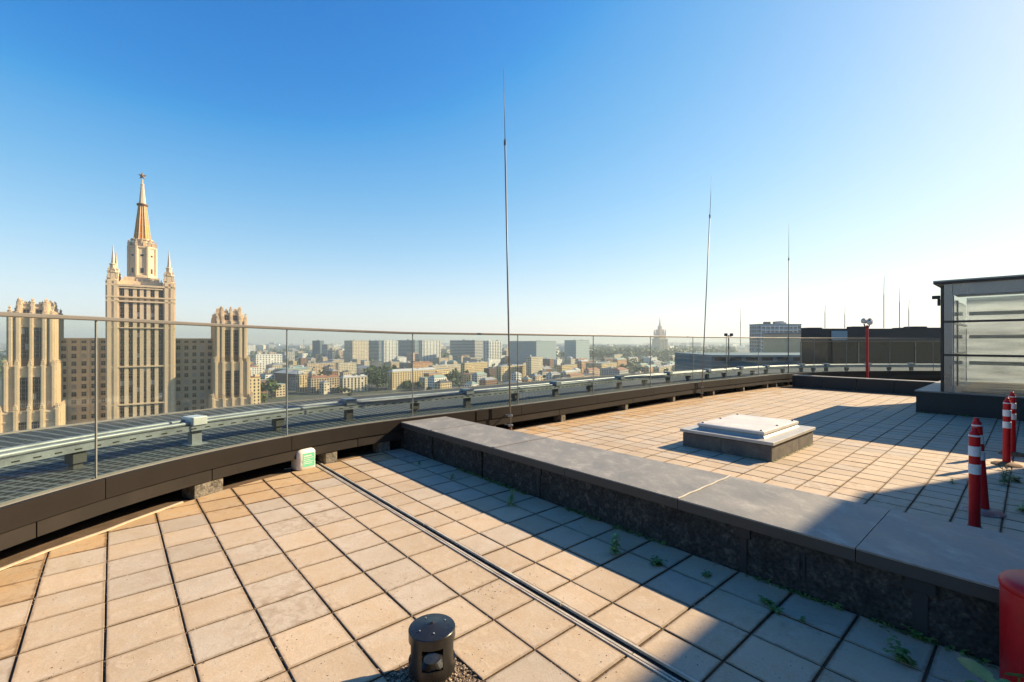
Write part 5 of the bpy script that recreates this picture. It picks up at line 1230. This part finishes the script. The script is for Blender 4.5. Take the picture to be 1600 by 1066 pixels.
# low houses filling the quarters
names = {'cream': 'cream', 'yellow': 'ochre', 'orange': 'orange', 'white': 'white', 'grey': 'grey', 'pink': 'rose', 'tan': 'tan', 'brick': 'brick', 'darkbrick': 'dark brick'}
rnames = {'pale_roof': 'pale', 'grey_roof': 'grey', 'rust_roof': 'rusty', 'green_roof': 'green', 'dark_roof': 'dark'}
def sector(x):
    for lim, s_ in ((110, 'left of the skyscraper'), (470, 'right of the skyscraper'), (560, 'below the narrow dark tower'), (640, 'below the blue slab'), (720, 'behind the yellow arcade block'), (790, 'left of the tallest rod'), (870, 'right of the tallest rod'), (960, 'below the dark glass tower'), (1050, 'around the far spired tower'), (1700, 'left of the dark terraced roof')):
        if x < lim: return s_
used = []
def free(x, y, r):
    return all((x - a) ** 2 + (y - b) ** 2 > (r + c) ** 2 for a, b, c in used)
for (lo, hi, n, Hl, Hh, wl_) in ((520, 900, 60, 12, 22, 34), (900, 1500, 80, 13, 26, 46), (1500, 2600, 76, 14, 32, 70), (2600, 5200, 76, 18, 46, 110)):
    tries = 0; made = 0
    while made < n and tries < 4000:
        tries += 1; Y = rg.uniform(lo, hi); xp = rg.uniform(375, 1130); x = fx(xp, Y)
        if lo < 1500 and 560 < xp < 620 and Y < 900: continue
        w = rg.uniform(.4, 1) * wl_
        if not free(x, Y, w * .55): continue
        used.append((x, Y, w * .6)); made += 1
        wm = rg.choice(('cream', 'cream', 'yellow', 'tan', 'white', 'grey', 'pink', 'orange', 'tan', 'brick')) if lo < 1500 else rg.choice(('cream', 'white', 'grey', 'tan', 'white', 'pink'))
        rm = rg.choice(('pale_roof', 'pale_roof', 'grey_roof', 'green_roof', 'rust_roof', 'dark_roof', 'grey_roof')); H = rg.uniform(Hl, Hh)
        wp_ = w * F / Y
        dist = {520: 'near', 900: 'middle', 1500: 'distant', 2600: 'far'}[lo]
        cbuild('town_house', '%s %s house under a %s roof %s' % (dist, names[wm], rnames[rm], sector(xp)), 'house', 'city houses beyond the balustrade', (xp - wp_ * .45, xp - wp_ * rg.uniform(-.2, .25), xp + wp_ * .5), Y, H, rg.uniform(12, 45), wm, rm, hip=(lo < 1500 and rg.random() < .6), units=rg.randint(0, 2) if lo < 1500 else 0, bay=3.8 if lo < 1500 else 6, fl=3.3 if lo < 1500 else 5, wh=1.7 if lo < 1500 else 2.4)
for i in range(10):      # far houses left of the skyscraper
    Y = rg.uniform(1500, 4200); xp = rg.uniform(-10, 24)
    wm = rg.choice(('white', 'cream', 'grey')); rm = 'pale_roof'; w = rg.uniform(50, 110) * F / Y
    cbuild('town_house', 'distant %s house under a pale roof left of the skyscraper' % names[wm], 'house', 'city houses beyond the balustrade', (xp - w * .4, xp, xp + w * .5), Y, rg.uniform(14, 34), 30, wm, rm, units=0, bay=6, fl=5, wh=2.4)
# hotel block at the right
hb = cbuild('hotel_block', 'big grey hotel block with white framed window bays above the far balustrade', 'hotel', None, (1171, 1186, 1252), 420, 65 + EYE + (HZ - 507) * 420 / F, 4, 'bluegrey', 'grey_roof', fl=3.4, bay=3.6, wfrac=.8, wh=2.0, units=5)
mb = MB(); r_ = Vector((math.cos(rad(4)), math.sin(rad(4)), 0)); l_ = Vector((-r_.y, r_.x, 0)); Hh = 65 + EYE + (HZ - 507) * 420 / F; La = 38.0
for z in [Hh - 2.2 - 3.4 * k for k in range(9)]: mb.box(r_ * 1.5 - l_ * .5 + UP * z, r_ * (La - 3), l_ * .45, (0, 0, .5))
for k in range(9): mb.box(r_ * (1.5 + (La - 3.4) * k / 8) - l_ * .6 + UP * 30, r_ * .4, l_ * .58, (0, 0, Hh - 31))
mb.build('bay_frame', M['white'], hb)
ct = cbuild('concrete_annex', 'plain beige annex in front of the grey hotel block', 'building', None, (1222, 1225, 1252), 150, 66.9 + (HZ - 522) * 150 / F, 4, 'tan', 'grey_roof', nwin=False, units=0)
# the far spired tower
D2 = 2300.0; x2 = fx(1031, D2); t2 = thing('spired_tower', 'distant beige tower with stepped top and needle spire on the skyline', 'skyscraper', (x2, D2, GZ))
E2 = Vector((math.cos(rad(25)), math.sin(rad(25)), 0)); N2 = Vector((E2.y, -E2.x, 0)); mpx = D2 / F
def zz(y): return EYE + (HZ - y) * mpx - GZ
def b2(mb, hw, z0, z1): mb.box(-E2 * hw - N2 * hw + UP * z0, E2 * 2 * hw, N2 * 2 * hw, (0, 0, z1 - z0))
mb = MB(); b2(mb, 8.2 * mpx, 0, zz(530)); b2(mb, 8.8 * mpx, zz(531), zz(529.4)); b2(mb, 6.6 * mpx, zz(529.4), zz(522)); mb.build('shaft', M['stone'], t2)
mb = MB(); b2(mb, 4.6 * mpx, zz(522), zz(515)); mb.lathe((0, 0, zz(515)), [(3.6 * mpx, 0), (3.2 * mpx, 5.5 * mpx), (1.6 * mpx, 6.5 * mpx)], 8)
for sx in (-1, 1):
    for sy in (-1, 1): mb.lathe(E2 * sx * 5.8 * mpx + N2 * sy * 5.8 * mpx + UP * zz(522.2), [(1.1 * mpx, 0), (1.1 * mpx, 4 * mpx), (.1, 8 * mpx)], 6)
mb.build('upper_stage', M['stone'], t2)
mb = MB(); mb.lathe((0, 0, zz(509)), [(1.6 * mpx, 0), (.9 * mpx, 4 * mpx), (.15 * mpx, 13 * mpx)], 8); mb.build('spire', M['stone_dk'], t2)
for sgn, hw in ((-1, 6), (1, 8)):
    mb = MB(); c_ = E2 * (sgn * 12 * mpx) - N2 * 2; mb.box(c_ - E2 * hw * .5 * mpx - N2 * 14 , E2 * hw * mpx, N2 * 28, (0, 0, zz(541))); mb.build('side_wing', M['stone'], t2)
mb = MB()
for i in range(5):
    for k in range(22): mb.box(-E2 * 8.2 * mpx + E2 * (16.4 * mpx * (i + .3) / 5) + N2 * (8.2 * mpx - .1) + UP * (zz(531) - 5 - k * 4), E2 * (16.4 * mpx * .08), N2 * .3, (0, 0, 2.2))
w_ = mb.build('window', M['window'], t2); w_['kind'] = 'stuff'
# antenna mast on the skyline
am = thing('antenna_mast', 'thin antenna mast on the skyline left of the narrow dark tower', 'mast', (fx(474.5, 2600), 2600, GZ)); mb = MB(); mb.tube([(0, 0, 0), (0, 0, 68 + 4 * 3.6)], 1.4, 5, r1=.5); mb.build('mast', M['rod_dk'], am); mb = MB(); mb.lathe((0, 0, 70), [(2.6, 0), (2.6, 5)], 6); mb.build('platform', M['rod_dk'], am)

# ------------------------------------------------------------------ trees
def crown_mesh(seed, n, lobes):
    rq = random.Random(seed); mb = MB(); L_ = [(Vector((rq.uniform(-.55, .55), rq.uniform(-.55, .55), rq.uniform(-.35, .55))), rq.uniform(.32, .6)) for _ in range(lobes)]
    for i in range(n):
        c, r = rq.choice(L_); d = Vector((rq.gauss(0, 1), rq.gauss(0, 1), rq.gauss(0, 1))).normalized(); p = c + d * r * (rq.random() ** .35)
        u = Vector((rq.gauss(0, 1), rq.gauss(0, 1), rq.gauss(0, .7))).normalized(); w = u.cross(d + Vector((.1, .2, .3))).normalized(); s_ = rq.uniform(.06, .14)
        mb.quad(p - u * s_ - w * s_ * .6, p + u * s_ - w * s_ * .5, p + u * s_ * .8 + w * s_, p - u * s_ * .9 + w * s_ * .7)
    return mb.mesh('crown', M['tree_leaf'])
CR = [crown_mesh(s_, 420, 7) for s_ in range(4)]
tm = MB(); tm.tube([(0, 0, 0), (.02, .01, .5), (0, 0, 1)], .045, 6, r1=.02)
for a in range(4): tm.tube([(0, 0, .55 + .1 * a), (.22 * math.cos(a * 1.7), .22 * math.sin(a * 1.7), .95 + .06 * a)], .02, 5, r1=.008)
TR_ = tm.mesh('trunk', M['bark'])
def tree(x, Y, h, lab, grp='trees between the city blocks'):
    t = thing('tree', lab, 'tree', (x, Y, GZ), grp); k = rg.uniform(.9, 1.15)
    c = link('crown', rg.choice(CR), t, (0, 0, h * .58)); c.scale = (h * .42 * k, h * .42 * k, h * .44); c.rotation_euler = (0, 0, rg.uniform(0, 6))
    s_ = link('trunk', TR_, t); s_.scale = (h * .5, h * .5, h * .7)
spots = [(415, 560, 15, 22, 'dark tree group right of the right skyscraper wing', 12), (402, 470, 9, 16, 'tree at the foot of the golden yellow block', 5), (592, 640, 16, 24, 'dense tree right of the cream arched block', 9), (598, 860, 22, 22, 'dark tree in the grove below the blue slab', 14), (640, 610, 20, 15, 'green tree before the long yellow block', 7),
         (676, 600, 10, 14, 'rounded tree at the right end of the yellow block', 4), (540, 560, 16, 10, 'small tree near the deck edge below the arched block', 5), (700, 760, 26, 14, 'tree along the street right of the yellow block', 8), (860, 780, 30, 14, 'tree below the glass offices', 9), (950, 1100, 50, 18, 'tree in the park left of the far spired tower', 10), (745, 700, 22, 10, 'tree among roofs left of the tallest rod', 6)]
for (xp, Y, sp_, h, lab, n) in spots:
    for i in range(n):
        xx = xp + rg.uniform(-sp_, sp_); yy = Y * rg.uniform(.94, 1.1); tree(fx(xx, yy), yy, h * rg.uniform(.7, 1.1), lab)
# far woods as one mass
wd = MB(); rq = random.Random(9)
def wood(xp0, xp1, Y0, Y1, n, h0, h1):
    for i in range(n):
        Y = rq.uniform(Y0, Y1); x = fx(rq.uniform(xp0, xp1), Y); h = rq.uniform(h0, h1); base = GZ
        for j in range(9):
            d = Vector((rq.gauss(0, 1), rq.gauss(0, 1), rq.gauss(0, .8))) * h * .26; s_ = h * rq.uniform(.12, .26); u = Vector((rq.gauss(0, 1), rq.gauss(0, 1), rq.gauss(0, .6))).normalized(); w = u.cross(Vector((rq.gauss(0, 1), rq.gauss(0, 1), .5))).normalized()
            p = Vector((x, Y, base + h * .6)) + d; wd.quad(p - u * s_ - w * s_, p + u * s_ - w * s_ * .8, p + u * s_ * .8 + w * s_, p - u * s_ + w * s_)
wood(920, 1150, 1700, 4600, 1900, 14, 34); wood(380, 930, 1600, 5500, 1000, 10, 22); wood(385, 930, 640, 1500, 260, 7, 14); wood(940, 1150, 900, 1700, 350, 10, 18); wood(-20, 30, 800, 4000, 200, 12, 24)
tag(wd.build('woods', M['tree_leaf']), 'hazy far off woods and street trees between the houses', kind='stuff')
# far skyline roofs too small to tell apart
fr = MB(); rq = random.Random(4)
for i in range(900):
    Y = rq.uniform(3600, 6900); x = fx(rq.uniform(-30, 1180), Y); w = rq.uniform(20, 90); h = rq.uniform(12, 40) * (1.5 if rq.random() < .08 else 1); a = rad(rq.uniform(5, 50)); r = Vector((math.cos(a), math.sin(a), 0)); l = Vector((-r.y, r.x, 0))
    fr.box((x, Y, GZ), r * w, l * w * .5, (0, 0, h), rq.choice((0, 0, 1, 2)))
tag(fr.build('far_rooftops', [M['white'], M['cream'], M['grey']]), 'jumble of tiny far rooftops along the horizon', kind='stuff')

# ------------------------------------------------------------------ haze
hz = bpy.data.materials.new('haze'); hz.use_nodes = True; N = hz.node_tree.nodes; N.clear()
out = N.new('ShaderNodeOutputMaterial'); pv = N.new('ShaderNodeVolumePrincipled'); pv.inputs['Color'].default_value = (0.80, 0.88, 0.96, 1); pv.inputs['Density'].default_value = 0.00016; pv.inputs['Anisotropy'].default_value = 0.2
hz.node_tree.links.new(pv.outputs[0], out.inputs['Volume'])
mb = MB(); mb.box((-8800, -800, GZ - 1), (17600, 0, 0), (0, 9600, 0), (0, 0, 160 - GZ)); tag(mb.build('haze', hz), 'thin pale haze in the air over the city', kind='stuff')

# ------------------------------------------------------------------ labels: number look-alikes from the left
by = {}
for o in COL.objects:
    if o.parent is None and o.get('label') and o.get('kind') is None: by.setdefault(o['label'], []).append(o)
ORD = ['leftmost', 'second', 'third', 'fourth', 'fifth', 'sixth', 'seventh', 'eighth', 'ninth', 'tenth', 'eleventh', 'twelfth', 'thirteenth', 'fourteenth', 'fifteenth', 'sixteenth', 'seventeenth', 'eighteenth']
for lab, l in by.items():
    if len(l) < 2: continue
    l.sort(key=lambda o: o.location.x / max(o.location.y, .1))
    for k, o in enumerate(l[:len(ORD)]): o['label'] = (ORD[k] + (' ' if k == 0 else ' from left, ') + lab)
